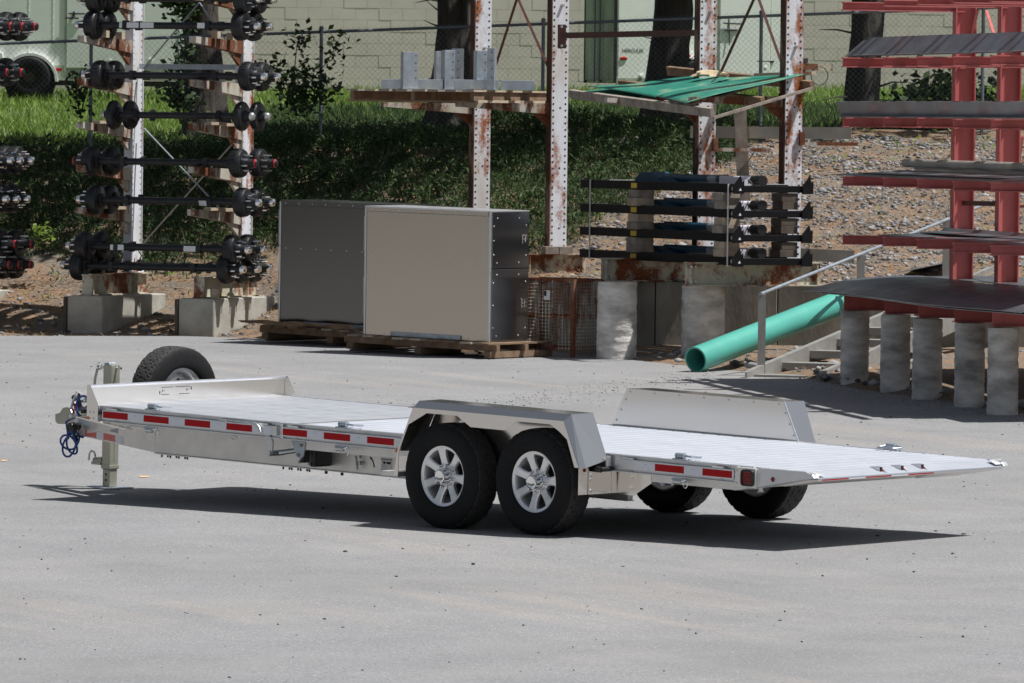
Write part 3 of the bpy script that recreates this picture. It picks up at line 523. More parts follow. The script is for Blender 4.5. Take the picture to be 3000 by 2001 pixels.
# axles
def axle(kind):
    root = thing('axle', 'x', 'axle'); E_ = .11 if kind in ('silver', 'red') else 0; q = MB(); q.cyl((-.86 - E_, 0, 0), (.86 + E_, 0, 0), .040, 12); q.build('tube', 'black_iron', root)
    for s in (-1, 1):
        Mx = (AXX if s == 1 else Matrix.Rotation(-math.pi / 2, 4, 'Y')) @ TR(0, 0, E_)
        MB().box(s * .55 - .03, s * .55 + .03, -.045, .045, -.055, .055).build('spring_seat', 'black_iron', root); MB().box(s * (.78 + E_) - .015, s * (.78 + E_) + .015, -.07, .07, -.07, .07).build('brake_flange', 'black_iron', root)
        thin = kind == 'thin'; T = .11 if not thin else .06; pr = [(0, .80), (.15, .80), (.168, .815), (.172, .83), (.172, .83 + T * .8), (.160, .83 + T), (.075, .835 + T), (.072, .85 + T)]
        dr = MB().lathe(pr, 28, Mx, True); 
        for k in range(28): dr.box(-.004, .004, .166, .177, .835, .835 + T * .55, Mx @ Matrix.Rotation(k * math.pi / 14, 4, 'Z'))
        d = dr.build('drum', 'drum_brown' if kind == 'brown' else 'drum_iron', root, angle=40)
        L = .06 if thin else .12
        h = MB().lathe([(.072, .85 + T), (.068, .86 + T), (.055, .86 + T + L * .5), (.045, .86 + T + L)], 18, Mx).build('hub', 'black_iron', d)
        if not thin:
            st_ = MB()
            for k in range(8):
                a = k * math.pi / 4 + .2; P = Mx @ Vector((.098 * math.cos(a), .098 * math.sin(a), .84 + T)); Q = Mx @ Vector((.098 * math.cos(a), .098 * math.sin(a), .915 + T)); st_.cyl(P, Q, .011, 6)
            st_.build('stud', 'chrome' if kind != 'red' else 'zinc', d)
        c = .86 + T + L; cp = MB().lathe([(.050, c - .03), (.050, c + .012), (.040, c + .03), (0, c + .036)], 16, Mx).build('cap', {'red': 'black_iron', 'silver': 'chrome', 'thin': 'zinc', 'brown': 'zinc'}[kind], d)
        if kind == 'red': MB().lathe([(.0505, c - .0), (.0515, c + .0), (.0515, c + .011), (.048, c + .018)], 16, Mx).build('red_ring', 'cap_red', cp)
    return root
protos = {k: axle(k) for k in ('red', 'silver', 'thin', 'brown')}; used = set()
def put_axle(kind, label, capx, yv, z, roll=0, dz=0):
    # yv: position along the arm in the rack frame; capx: pixel column of the right-hand cap
    half = 1.02 if kind == 'thin' else 1.13 if kind == 'brown' else 1.24
    x = ((capx - 245) / 244 - .39 * yv) / .92 - half
    M = MA @ TR(x, yv, z) @ Matrix.Rotation(roll, 4, 'X')
    r = protos[kind] if kind not in used else copy_tree(protos[kind]); used.add(kind); r.matrix_world = M; tag(r, label, 'axle', 'black trailer axles on the racks'); return r
def lab(x0, x1, root, col='label_white'):
    MB().box(x0, x1, -.0425, -.0405, -.035, .03).build('paper_label', col, root)
ordn = ['top', 'second', 'third', 'fourth', 'fifth', 'sixth']; pos = ['front', 'second', 'rearmost']
LV = [(0, 'silver', (765, 803), -.06), (1, 'silver', (760, 792), .135), (2, 'silver', (782, 817), .052), (3, 'thin', (745, 787), .095), (4, 'red', (757, 811), .052), (5, 'silver', (770, 805), .095)]
for i, k, caps, dz in LV:
    for j, c in enumerate(caps):
        a = put_axle(k, '%s black axle with %s, %s shelf down of the axle rack' % (pos[j] if j == 0 else 'rear', {'red': 'red hub caps', 'thin': 'thin plain drums', 'silver': 'silver hub caps'}[k], ordn[i]), c, .22 + .42 * j, ARM[i] + .035 + dz, random.uniform(-.5, .5))
        if j == 0 and i in (1, 5): lab(-.62, -.36, a) if i == 1 else None; lab(.42, .58, a)
        if j == 0 and i == 1: lab(-.34, -.16, a)
for j, c in enumerate((725, 765, 797)): a = put_axle('silver', '%s of the three black axles lying on the rack base above the concrete blocks' % pos[j], c, .18 + .40 * j, .71 + .10, .3 * j)
for j, c in enumerate((740, 781)):
    a = put_axle('silver', '%s of the two black labelled axles stacked just above the bottom layer' % ('front' if j == 0 else 'rear'), c, .18 + .42 * j, .71 + .335, .2 * j)
    lab(-.62, -.44, a); lab(.36, .54, a)
LF = [(0, 'brown', (60,), .10), (1, 'red', (18, 50, 85), .12), (2, 'red', (3, 43), .08), (4, 'silver', (22, 47, 78), .05), (5, 'silver', (9, 38, 67), .09)]
for i, k, caps, dz in LF:
    for j, c in enumerate(caps): put_axle(k, '%s %s axle end cut by the left photo edge, %s shelf down' % (pos[j], {'red': 'red-capped', 'brown': 'brown', 'silver': 'silver-capped'}[k], ordn[i]), c, .22 + .2 * j + (.3 if len(caps) < 3 else 0), ARM[i] + .03 + dz, .3 * j)
for j, c in enumerate((36, 80)): put_axle('red', '%s red-capped axle end at the left edge, upper row of the bottom pair' % ('front' if j == 0 else 'rear'), c, .3 + .3 * j, .71 + .34, .2)
for j, c in enumerate((20, 47, 78)): put_axle('red', '%s red-capped axle end at the left edge, lowest row' % pos[j], c, .2 + .2 * j, .71 + .09, .2)
for k in protos:
    if k not in used: raise Exception(k)
# timber packers on the arms
wp = MB().box(-.045, .045, -.045, .045, 0, .085).mesh('timber_block', 'wood_pale'); wt = MB().box(-.05, .05, -.20, .20, 0, .035).mesh('timber_block', 'wood_pale')
for i, cs in ((1, (0, SPX)), (3, (0, SPX)), (5, (0, SPX))):
    for c in cs:
        for k, y in enumerate((.62, 1.05)):
            o = put('timber_block', wp if i == 1 else wt); o.matrix_world = MA @ TR(c, y - .15, ARM[i] + (.032 - .031 * (y - .15)) + .004); tag(o, '%s pale timber packer on the %s arm, %s shelf of the axle rack' % ('front' if k == 0 else 'rear', 'left' if c == 0 else 'right', ordn[i]), 'timber', 'timber packers on the axle rack')
for k, x in enumerate((.35, .6, .95, 1.2)):
    o = MB().path([(x, .2, .80), (x + .06, .2, .95), (x + .02, .2, 1.0)], .007, 5).build('wire_stand', 'black_iron'); o.matrix_world = MA; tag(o, '%s of four bent black wires between the two lowest axle rows' % ['leftmost', 'second', 'third', 'rightmost'][k], 'wire', 'wires between the axle rows')
q = MB().cyl((0, 0, 0), (0, 0, .115), .055, 14); o = q.build('wood_round', 'wood_pale'); o.matrix_world = MA @ TR(SPX + .17, .16, .453); tag(o, 'short round of wood standing on the right concrete block', 'wood')
o = put('plank', MB().bar((.45, .9, .02), (1.1, .75, .06), .09, .035).mesh('plank', 'wood_pale')); o.matrix_world = MA; tag(o, 'loose pale board on the ground between the two concrete blocks', 'board')
# ================================================================ aluminium boxes on pallets
def pallet(label, M, Lx, Ly, nb_, group, mat='wood_brown', gap=.35):
    root = thing('pallet', label, 'pallet', M, group); pb = Ly / nb_
    for i in range(nb_):
        y0 = i * pb + pb * gap * .5 * random.uniform(.6, 1.4); MB().box(-.03 + random.uniform(-.05, .05), Lx + random.uniform(-.03, .06), y0, y0 + pb * (1 - gap), .146, .166).build('deck_board', random.choice([mat, mat, 'wood_pale', 'wood_grey']), root)
    for x in (.04, Lx / 2, Lx - .09): MB().box(x, x + .05, -.01, Ly + .02, .072, .1445).build('stringer', mat, root)
    for y in (.05, Ly / 2 - .05, Ly - .16): MB().box(.0, Lx, y, y + .10, .0, .0705).build('runner', mat, root)
    return root
E45 = Vector((-.707, .707, 0)); F45 = Vector((.707, .707, 0))
NB = at(1433, 1003, 75.9)
def crate(label, N, facemat, sidemat, Wd, Dp, Ht):
    x = Vector((.707, .707, .010)).normalized(); y = Vector((-.707, .707, .012)); y = (y - x * y.dot(x)).normalized(); z = x.cross(y)
    M = Matrix(((x.x, y.x, z.x, N.x), (x.y, y.y, z.y, N.y), (x.z, y.z, z.z, N.z), (0, 0, 0, 1))); root = thing('metal_box', label, 'box', M, 'aluminium boxes on pallets')
    # local x: depth (right side), y: along the wide face (left, away)
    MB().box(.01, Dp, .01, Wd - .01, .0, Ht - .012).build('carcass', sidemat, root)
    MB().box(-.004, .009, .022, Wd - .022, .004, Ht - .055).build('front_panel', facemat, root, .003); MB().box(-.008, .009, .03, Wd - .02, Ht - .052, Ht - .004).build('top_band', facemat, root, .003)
    MB().box(-.012, Dp + .006, -.006, Wd + .006, Ht - .011, Ht + .004).build('lid', 'rail_metal' if 'pale' in label.split()[0] else 'dark_reflection_metal', root, .003)
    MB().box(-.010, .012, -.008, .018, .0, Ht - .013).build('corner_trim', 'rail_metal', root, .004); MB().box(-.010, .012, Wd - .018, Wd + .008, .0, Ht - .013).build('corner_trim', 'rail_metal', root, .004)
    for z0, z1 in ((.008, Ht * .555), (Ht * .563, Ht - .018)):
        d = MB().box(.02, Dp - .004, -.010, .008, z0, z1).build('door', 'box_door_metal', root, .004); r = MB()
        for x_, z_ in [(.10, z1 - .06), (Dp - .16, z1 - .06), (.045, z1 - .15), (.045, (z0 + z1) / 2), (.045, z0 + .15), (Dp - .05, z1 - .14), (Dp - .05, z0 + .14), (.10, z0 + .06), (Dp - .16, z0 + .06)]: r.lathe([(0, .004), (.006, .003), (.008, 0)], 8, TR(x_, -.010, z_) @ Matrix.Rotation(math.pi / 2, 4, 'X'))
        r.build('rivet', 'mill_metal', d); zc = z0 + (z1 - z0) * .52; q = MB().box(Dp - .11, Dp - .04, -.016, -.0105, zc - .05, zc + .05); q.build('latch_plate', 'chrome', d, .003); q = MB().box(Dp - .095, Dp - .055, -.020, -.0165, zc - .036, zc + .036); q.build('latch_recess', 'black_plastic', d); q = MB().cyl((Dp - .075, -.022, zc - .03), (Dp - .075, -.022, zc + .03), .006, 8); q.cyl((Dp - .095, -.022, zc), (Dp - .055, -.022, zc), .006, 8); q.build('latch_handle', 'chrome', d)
    r = MB()
    for row, n in ((Ht - .03, 9), (Ht * .62, 8), (.03, 9)):
        for k in range(n): r.lathe([(0, .005), (.006, .003), (.008, 0)], 8, TR(-.009 if row > Ht - .1 else -.0045, .10 + (Wd - .2) * k / (n - 1), row) @ Matrix.Rotation(-math.pi / 2, 4, 'Y'))
    r.build('rivet', 'mill_metal', root)
    MB().box(-.02, -.0085, Wd * .22, Wd * .78, .005, .055).build('kick_strip', 'galvanised', root, .003)
    MB().box(-.013, .0, Wd + .0085, Wd + .013, Ht * .15, Ht * .45).build('hinge', 'zinc', root); MB().box(-.013, .0, Wd + .0085, Wd + .013, Ht * .65, Ht * .92).build('hinge', 'zinc', root)
    return root, M
WB = 373 / 263 / .707; DB = 112 / 263 / .707; HB = 384 / 263.5
_, Mb = crate('pale beige brushed aluminium box with two riveted dark doors on its right side', NB, 'box_metal', 'dark_reflection_metal', WB, DB, HB)
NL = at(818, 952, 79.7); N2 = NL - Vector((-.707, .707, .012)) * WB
_, Mb2 = crate('dark mirror-like aluminium box standing half behind the pale box', N2, 'dark_reflection_metal', 'dark_reflection_metal', WB, DB, HB)
for Mq, lb, N in ((Mb, 'brown wooden pallet under the pale aluminium box', NB), (Mb2, 'brown wooden pallet under the dark aluminium box', N2)):
    Mp = Mq @ TR(-.09, -.16, -.168); pallet(lb, Mp, .98, WB + .42, 9, 'pallets under the boxes'); P0 = Mp @ Vector((0, 0, 0))
    sh = MB(); g = gz(P0.x, P0.y); h = max(.02, P0.z - g)
    root = bpy.data.objects[-1] if False else None
    for k, y in enumerate((.12, WB * .5 + .1, WB + .16)):
        q = MB().box(-.02, 1.0, y, y + .13, -h - .0, -.002); o = q.build('skid', 'wood_dark'); o.matrix_world = Mp; tag(o, '%s dark timber skid under the pallet of the %s box' % (['nearest', 'middle', 'farthest'][k], 'pale' if N is NB else 'dark'), 'skid', 'timber skids')
q = MB(); V = []
for i in range(9):
    for j in range(4): V.append((-.25 + .06 * j + random.uniform(-.01, .01), .6 + i * .24, .172 + .035 * random.random() + (.04 if j == 0 else 0)))
q.add(V, [(i * 4 + j, i * 4 + j + 1, i * 4 + j + 5, i * 4 + j + 4) for i in range(8) for j in range(3)]); o = q.build('cardboard', 'wood_brown'); o.matrix_world = Mb2 @ TR(-.02, -.1, -.168); md = o.modifiers.new('s', 'SOLIDIFY'); md.thickness = .006; tag(o, 'torn brown cardboard sheet curling out from under the dark box', 'cardboard')
# ================================================================ rusty white rack with perforated columns
PH = Vector((.45, -.893, 0)).normalized(); AL_ = Vector((-.893, -.45, 0))
colY = {'A': (1413, 82.4), 'B': (1639, 80.6), 'C': (2072, 77.6), 'D': (2325, 75.9)}
rk = thing('cantilever_rack', 'rusty white cantilever rack with tall perforated columns on the retaining wall', 'rack', TR(0, 0, 0)); CP = {}
W_ = .222
for k, (px_, Y) in colY.items():
    b = at(px_, 300, Y); CP[k] = b; zb_ = 1.23 + (.235 if k in 'AB' else .27)
    # perforated plate faces slightly right of the camera: x axis of the column frame
    xd = Vector((.91, .41, 0)).normalized(); M = FM((b.x, b.y, 0), xd); q = MB()
    q.box(-W_ / 2, W_ / 2, 0, .012, zb_, 6.2); q.box(-W_ / 2, W_ / 2, .108, .12, zb_, 6.2); q.box(-W_ / 2 + .012, -W_ / 2 + .024, .012, .108, zb_, 6.2); q.box(W_ / 2 - .024, W_ / 2 - .012, .012, .108, zb_, 6.2)
    c = q.build('column', 'white_rust_heavy' if k in 'CD' else 'white_rust' if k == 'B' else 'white_rust_light', rk); c.matrix_local = M; h = MB()
    for i in range(62):
        for s in (-1, 1): h.lathe([(0, -.0015), (.0125, -.0015)], 10, TR(s * (W_ / 2 - .032), 0, zb_ + .09 + i * .0762) @ AXY)
    for i in range(5): h.lathe([(0, -.0015), (.0125, -.0015)], 10, TR(.01, 0, zb_ + .3 + i * .71) @ AXY)
    h.build('bolt_holes', 'ink', c, kind='stuff'); MB().box(-W_ / 2 - .004, -W_ / 2 + .010, -.003, .123, zb_, 6.2).build('side_plate', 'rust_dark', c)
    for zz in ({'B': (4.62, 4.4), 'C': (4.55, 4.3)}.get(k, (3.9,))): MB().lathe([(0, .045), (.018, .04), (.02, .02), (.02, 0)], 8, TR(.02, 0, zz) @ Matrix.Rotation(math.pi / 2, 4, 'X')).build('bolt', 'zinc', c)
# base beams
for k in 'ABCD':
    b = CP[k]; z0 = 1.232; h = .232 if k in 'AB' else .265; M = FM((b.x, b.y + .1, z0), -AL_); q = MB(); L = 1.32 if k in 'CD' else .42
    q.box(-L, .38, -.07, .07, 0, .014); q.box(-L, .38, -.07, .07, h - .014, h); q.box(-L + .01, .37, -.006, .006, .014, h - .014)
    for x in (-L + .02, .3): q.box(x, x + .012, -.065, .065, .0145, h - .0145)
    o = q.build('base_beam', 'beam_rust', rk); o.matrix_local = M
    if k in 'CD':
        bl = MB()
        for x, z in ((-L + .1, .05), (-L + .1, h - .05), (-L + .02, .05), (-L + .02, h - .05), (.2, .08)): bl.lathe([(0, .022), (.014, .02), (.016, 0)], 6, TR(x, -.008 if x > -L + .05 else -.066, z) @ Matrix.Rotation(math.pi / 2, 4, 'X'))
        bl.build('bolt', 'zinc', o)
def rack_arm(k, zpx, Lr, tip=.06):
    b = CP[k]; z = at(colY[k][0], zpx, colY[k][1]).z; M = FM((b.x, b.y + .1, z), AL_); q = MB(); q.prism([(-.02, 0), (Lr, .0 + tip), (Lr, -.05 + tip), (.3, -.12), (-.02, -.14)], 'y', -.045, .045); o = q.build('arm', 'rust_arm', rk); o.matrix_local = M
    q = MB().box(.06, .16, -.055, .055, -.27, .03); q.prism([(.161, -.121), (.36, -.122), (.161, -.26)], 'y', -.02, .02); q.build('arm_bracket', 'deep_rust', o); return z
zA = rack_arm('A', 303, 1.35, .0); zB = rack_arm('B', 303, 1.35, .0); rack_arm('C', 290, 1.3, .0); rack_arm('D', 282, 1.3, -.02)
for k, zp in (('C', 420), ('D', 402)):
    b = CP[k]; z = at(colY[k][0], zp, colY[k][1]).z; M = FM((b.x, b.y + .05, z), Vector((.975, .22, 0))); o = MB().box(.06, .115, -.09, -.0, -.085, .06).build('arm_bracket', 'deep_rust', rk); o.matrix_local = M
    o = MB().box(.1, .75, .0, .06, -.09, -.05).build('rear_arm', 'rust_arm', rk); o.matrix_local = M
def brace(a, b, w=.032): MB().bar(a, b, w, .012, (0, 1, 0)).build('brace', 'strut_brown', rk)
brace(at(1448, 205, 82.2), at(1515, -5, 81.6)); brace(at(1612, 210, 80.7), at(1517, -5, 81.5)); brace(at(2108, 220, 77.4), at(2210, -5, 76.8)); brace(at(2297, 205, 76.1), at(2222, -5, 76.8))
MB().bar(at(1648, 104, 80.45), at(2046, 96, 77.7), .05, .068).build('strut', 'strut_brown', rk); o = MB().bar(at(1646, 72, 80.48), at(1646, 142, 80.48), .10, .012, (0, 1, 0)).build('strut_plate', 'strut_brown', rk)
q = MB()
for y_ in (78, 134): q.lathe([(0, .02), (.016, .018), (.018, 0)], 6, TR(*at(1646, y_, 80.46)) @ Matrix.Rotation(math.pi / 2, 4, 'X'))
q.build('bolt', 'zinc', o)
# timbers under column B
for i in range(2): o = MB().box(-.17 + .17 * i, -.01 + .17 * i, -.10, .12, .233, .2335 + .085).build('timber_block', 'wood_grey'); o.matrix_world = FM((CP['B'].x, CP['B'].y - .14, 1.232), Vector((.975, .22, 0))); tag(o, '%s grey timber block at the foot of the perforated column beside the wire basket' % ['left', 'right'][i], 'timber')
# pallet on A-B arms
zp = zA + .006; Nc = at(1394, 290, 79.55); M = FM((Nc.x, Nc.y, zp), Vector((.45, .893, 0)))
root = thing('pallet', 'long weathered grey pallet held up on the arms of the rusty white rack', 'pallet', M); Lp = 1.72
for i in range(8):
    y = .0 + i * Lp / 8; MB().box(-.06 - .03 * (i % 3), 2.2, y + random.uniform(-.01, .01), y + .145, .125, .147).build('deck_board', 'wood_grey' if i % 3 else 'wood_pale', root)
for y in (.02, .8, 1.6): MB().box(-.01, 2.18, y, y + .05, .022, .1245).build('stringer', 'wood_brown', root)
for x in (.0, .72, 1.44, 2.08): MB().box(x, x + .1, -.01, Lp - .03, .0, .0205).build('runner', 'wood_brown', root)
MB().box(.02, 2.19, -.022, -.012, .0, .03).build('runner', 'wood_pale', root)
# galvanised brackets standing on it
zt = zp + .149
def g_upright(lb, pxc, wpx, ytop, Y, yaw=.5):
    p = at(pxc, 230, Y); s = FPX / Y; w = wpx / s; H = at(pxc, ytop, Y).z - zt; M = FM((p.x, p.y, zt), Vector((math.cos(yaw), math.sin(yaw), 0))); root = thing('steel_bracket', lb, 'bracket', M, 'galvanised brackets on the pallet'); q = MB()
    q.box(-w / 2, w / 2, 0, .008, 0, H); q.box(-w / 2, -w / 2 + .008, .008, .10, 0, H); q.box(w / 2 - .008, w / 2, .008, .10, 0, H); q.build('upright', 'galvanised', root, .002); h = MB()
    for k in range(4): h.lathe([(0, -.001), (.009, -.001)], 8, TR(w / 2 - .03, 0, H * (.3 + .2 * k)) @ AXY)
    h.build('hole', 'ink', root); MB().box(-w / 2 - .02, w / 2 + .02, -.03, .13, .001, .01).build('foot_plate', 'galvanised', root); return root
for i, (lb, pxc, w, yt, Y, yaw) in enumerate([('leftmost upright galvanised channel on the high pallet', 1203, 46, 152, 80.0, .35), ('galvanised channel in the middle of the high pallet, left of a pair', 1290, 26, 150, 81.2, .3), ('widest galvanised channel in the middle of the high pallet', 1318, 34, 147, 80.2, .5), ('galvanised channel in the middle of the high pallet, right of a pair', 1336, 28, 142, 80.9, -.4), ('galvanised channel beside the first perforated column on the high pallet', 1412, 34, 148, 80.0, .4), ('rightmost upright galvanised channel on the high pallet', 1437, 22, 141, 79.8, -.3)]): g_upright(lb, pxc, w, yt, Y, yaw)
for lb, xa, xb, Y in (('left galvanised box section lying on the high pallet', 1118, 1190, 80.3), ('long galvanised box section lying across the middle of the high pallet', 1212, 1297, 80.2), ('galvanised box section lying at the right of the high pallet', 1330, 1460, 79.9), ('far right galvanised box section lying on the high pallet end', 1468, 1566, 80.3)):
    a = at(xa, 240, Y); b = at(xb, 240, Y); q = MB().box(a.x, b.x, Y - .06, Y + .08, zt + .001, zt + .118); o = q.build('steel_box_section', 'galvanised', None, .004); tag(o, lb, 'box section', 'galvanised box sections on the pallet')
# ---------------------------------------------------------------- green sheets on the C-D arms
Nn = at(2086, 322, 75.0); Rr = at(2378, 240, 75.75); Ll = at(1672, 270, 78.4); e1 = (Rr - Nn); e2 = (Ll - Nn)
root = thing('pallet', 'sagging grey timber pallet under the green sheets on the rusty rack', 'pallet', TR(0, 0, 0)); up_ = e1.cross(e2).normalized(); up_ = up_ if up_.z > 0 else -up_
MB().bar(Nn - up_ * .03, Ll - up_ * .02, .05, .10, up_).build('stringer', 'wood_grey', root); MB().bar(Nn - up_ * .09, Rr - up_ * .07, .03, .03, up_).build('runner', 'wood_grey', root)
MB().bar(Nn + e1 * .5 - up_ * .06, Ll + e1 * .5 - up_ * .06, .05, .09, up_).build('stringer', 'wood_brown', root); MB().bar(Rr - up_ * .04, Ll + e1 - up_ * .06, .05, .10, up_).build('stringer', 'wood_brown', root)
for i in range(2, 5): s_ = Nn + e2 * (.02 + i / 14); MB().bar(s_ + up_ * .028, s_ + e1 * (.75 if i < 5 else .2) + up_ * .028, .14, .02, up_).build('deck_board', 'wood_grey', root)
MB().bar(at(2215, 220, 76.9), at(2384, 214, 75.9), .06, .04).build('loose_board', 'wood_pale', root)
def sheet(lb, cs, mat, thick, nx, ny, wave, label_cat, name, group):
    A, B, C, D = cs; V = []
    for i in range(nx + 1):
        for j in range(ny + 1):
            u, v = i / nx, j / ny; p = A.lerp(B, u).lerp(D.lerp(C, u), v) + up_ * wave(u, v); V.append(p)
    q = MB(); q.add(V, [(i * (ny + 1) + j, (i + 1) * (ny + 1) + j, (i + 1) * (ny + 1) + j + 1, i * (ny + 1) + j + 1) for i in range(nx) for j in range(ny)], True); o = q.build(name, mat); md = o.modifiers.new('s', 'SOLIDIFY'); md.thickness = thick; md.offset = 0; tag(o, lb, label_cat, group); return o
o1 = up_ * .012
sheet('green sheet nearest the viewer on the rack pallet, with a lifted bottom corner', [at(2010, 307, 75.3) + o1, at(2358, 222, 75.7) + o1, at(2140, 232, 77.2) + o1, at(1924, 287, 76.6) + o1], 'green_sheet', .006, 14, 8, lambda u, v: .02 * math.sin(u * 5) * (1 - u) + .006, 'sheet', 'plastic_sheet', 'green sheets on the rack')
sheet('dusty green sheet in the middle of the rack pallet', [at(1922, 291, 76.6) + o1 * 2, at(2145, 234, 76.9) + o1 * 2, at(2035, 229, 78.0) + o1 * 2, at(1725, 263, 78.3) + o1 * 2], 'green_sheet', .006, 14, 8, lambda u, v: .02 * math.sin(u * 6 + v * 2) * (1 - u), 'sheet', 'plastic_sheet', 'green sheets on the rack')
sheet('lowest green sheet showing at the left end of the rack pallet', [at(1850, 292, 77.2), at(2030, 240, 77.7), at(1900, 244, 78.4), at(1684, 270, 78.4)], 'green_sheet', .006, 8, 6, lambda u, v: 0, 'sheet', 'plastic_sheet', 'green sheets on the rack')
p = at(2078, 224, 77.3); q = MB(); V = []
for i in range(6):
    for j in range(12): a = j * math.pi / 6; r = .16 * math.cos(i * .3) * (1 + .3 * math.sin(a * 3 + i)); V.append((p.x + r * math.cos(a) * 1.2, p.y + r * math.sin(a) * .5, p.z + .075 * math.sin(i * .3)))
q.add(V, [(i * 12 + j, i * 12 + (j + 1) % 12, (i + 1) * 12 + (j + 1) % 12, (i + 1) * 12 + j) for i in range(5) for j in range(12)], True); o = q.build('rag', 'sand_dust'); tag(o, 'crumpled pale rag lying on the green sheets against a column', 'rag')
# ---------------------------------------------------------------- channels behind the columns
def channel(lb, a, b, h, w, mat, name='steel_channel', cat='channel'):
    d = (b - a); M = FM(a, d); L = d.length; q = MB(); t_ = .006; q.box(0, L, 0, t_, 0, h); q.box(0, L, t_, w, 0, t_); q.box(0, L, t_, w, h - t_, h); o = q.build(name, mat); o.matrix_world = M; return tag(o, lb, cat)
channel('upper grey metal channel running behind the two right perforated columns', at(2022, 404, 78.2), at(2494, 408, 77.6), .135, .07, 'tube_steel'); channel('lower grey metal channel lying at the right end of the hoist stack', at(2250, 760, 77.6), at(2502, 770, 77.4), .14, .06, 'tube_steel')
o = MB().bar(at(2182, 640, 77.9), at(2168, 316, 77.9), .14, .10, (0, 1, 0)).build('timber_post', 'wood_grey'); tag(o, 'grey timber post standing between the two right perforated columns', 'post')
# ================================================================ stack of hoist frames
lev = [(-1, 553, 538), (0, 623, 607), (1, 690, 676), (2, 757, 741)]
HY = 75.2; HN = []
zlv = [at(2150, y, HY).z for y in (553, 626, 697, 766)]          # near corner centre heights, top to bottom
HB_ = at(2160, 700, HY)
tnames = ['topmost', 'second from the top', 'third from the top', 'lowest']
BACK = -PH; SIDE = -AL_
for i, z in enumerate(zlv):
    M = FM((HB_.x, HB_.y, z), SIDE); fr = thing('hoist_frame', '%s of four stacked black dump-hoist frames on the rusty base beams' % tnames[i], 'hoist frame', M, 'stacked hoist frames')
    # local x = right/back (cross member), y = back/left (long rail)
    Lr = 3.72; pitch_ = (-.012, -.004, .004, .014)[i] * 0
    MB().box(-.035, .035, -.02, Lr, -.045, .052).build('rail', 'black_paint', fr, .004); MB().box(.62, .69, .1, Lr - .3, -.045, .045).build('rail', 'black_paint', fr, .004)
    MB().box(.036, .84, -.015, .055, -.04, .035).build('cross_member', 'black_paint', fr, .004); MB().box(.036, .619, Lr - .3, Lr - .23, -.04, .04).build('cross_member', 'black_paint', fr)
    for x, sgn in ((-.01, 1), (.86, 1)):
        q = MB(); q.prism([(x - .075, -.055), (x + .045, -.055), (x + .045, .04), (x + .015, .14), (x - .075, .03)], 'y', -.06, -.035); q.prism([(-.0601 - .0, -.05), (.02, -.05), (.02, .03), (-.06, .09)], 'x', x + .046, x + .058); q.build('lug', 'black_paint', fr)
    MB().prism([(-.02, -.02), (.015, -.02), (-.002, .01)], 'y', -.0615, -.0605).build('warning_sticker', 'label_white', fr)
    MB().box(-.0365, -.0355, 2.32, 2.46, -.028, .03).build('warning_label', 'label_yellow', fr); MB().lathe([(0, .004), (.02, .003), (.024, 0)], 12, TR(-.036, .06, .0) @ Matrix.Rotation(-math.pi / 2, 4, 'Y')).build('pin', 'zinc', fr)
    q = MB().cyl((.33, .9, .095), (.33, 2.3, .095), .045, 16); q.cyl((.33, .86, .095), (.33, .95, .095), .052, 16); q.build('cylinder', 'blue_paint', fr)
    MB().cyl((.33, 1.05, .0955), (.33, 1.25, .0955), .0462, 16).build('cylinder_label', 'galvanised', fr)
    hb = .15 if i == 0 else .11; q = MB(); q.prism([(2.1, .0), (2.95, .0), (2.75, hb), (2.45, hb + .01), (2.25, .06)], 'x', .22, .44); q.build('pivot_arm', 'blue_paint', fr, .01); q = MB(); q.prism([(1.75, .02), (2.3, .0), (2.3, .10), (2.1, .10)], 'x', .24, .42); q.build('gusset', 'blue_paint', fr)
    MB().box(.2, .46, .35, .82, -.03, .135).build('reservoir', 'reservoir_plastic', fr, .02); MB().cyl((.33, .24, .085), (.33, .03, .09), .06, 14).build('motor', 'black_plastic', fr); q = MB().path([(.3, .3, .05), (.24, .2, .10), (.28, .1, .02), (.36, .16, .08), (.4, .3, .04)], .008, 6); q.build('hose', 'black_plastic', fr); q = MB().path([(.34, .3, .06), (.30, .2, .03), (.36, .12, .05)], .007, 6); q.build('hose', 'zinc', fr)
bz = MB().box(-.07, .11, -.10, .10, 0, 1).mesh('timber_block', 'wood_grey')
for i in range(4):
    zb2 = zlv[i] - .0455; zt2 = (zlv[i + 1] + .0455) if i < 3 else 1.232 + .265
    for j, (x, y, nm) in enumerate(((-.0, 2.35, 'left'), (-.0, .32, 'middle'), (.62, .12, 'right'))):
        n = 2 if i < 3 else 1
        if i == 3 and j == 0: continue
        for k in range(n):
            h = (zb2 - zt2) / n - .0015
            if h < .015: continue
            o = MB().box(-.07 + .02 * random.uniform(-1, 1), .14, -.12, .12, 0, h).build('timber_block', 'wood_dark' if j == 2 else random.choice(['wood_grey', 'wood_grey', 'wood_pale']), None, .004); o.matrix_world = FM((HB_.x, HB_.y, 0), SIDE) @ TR(x, y, zt2 + k * (h + .0015) + .0005)
            tag(o, '%s timber block, %s spacer stack, under the %s hoist frame' % (['lower', 'upper'][k] if n == 2 else 'only', nm, tnames[i]), 'timber', 'timber blocks spacing the hoist frames')
for nm, y, x in (('left', 3.45, 0), ('right', .14, 0)):
    q = MB(); q.box(-.048, -.042, y - .012, y + .012, zlv[3] - .06, zlv[0] + .052); q.box(-.042, .7, y - .012, y + .012, zlv[0] + .047, zlv[0] + .052); o = q.build('strap', 'strap_white'); o.matrix_world = FM((HB_.x, HB_.y, 0), SIDE); tag(o, 'thin white strap around the %s end of the hoist frame stack' % nm, 'strap')
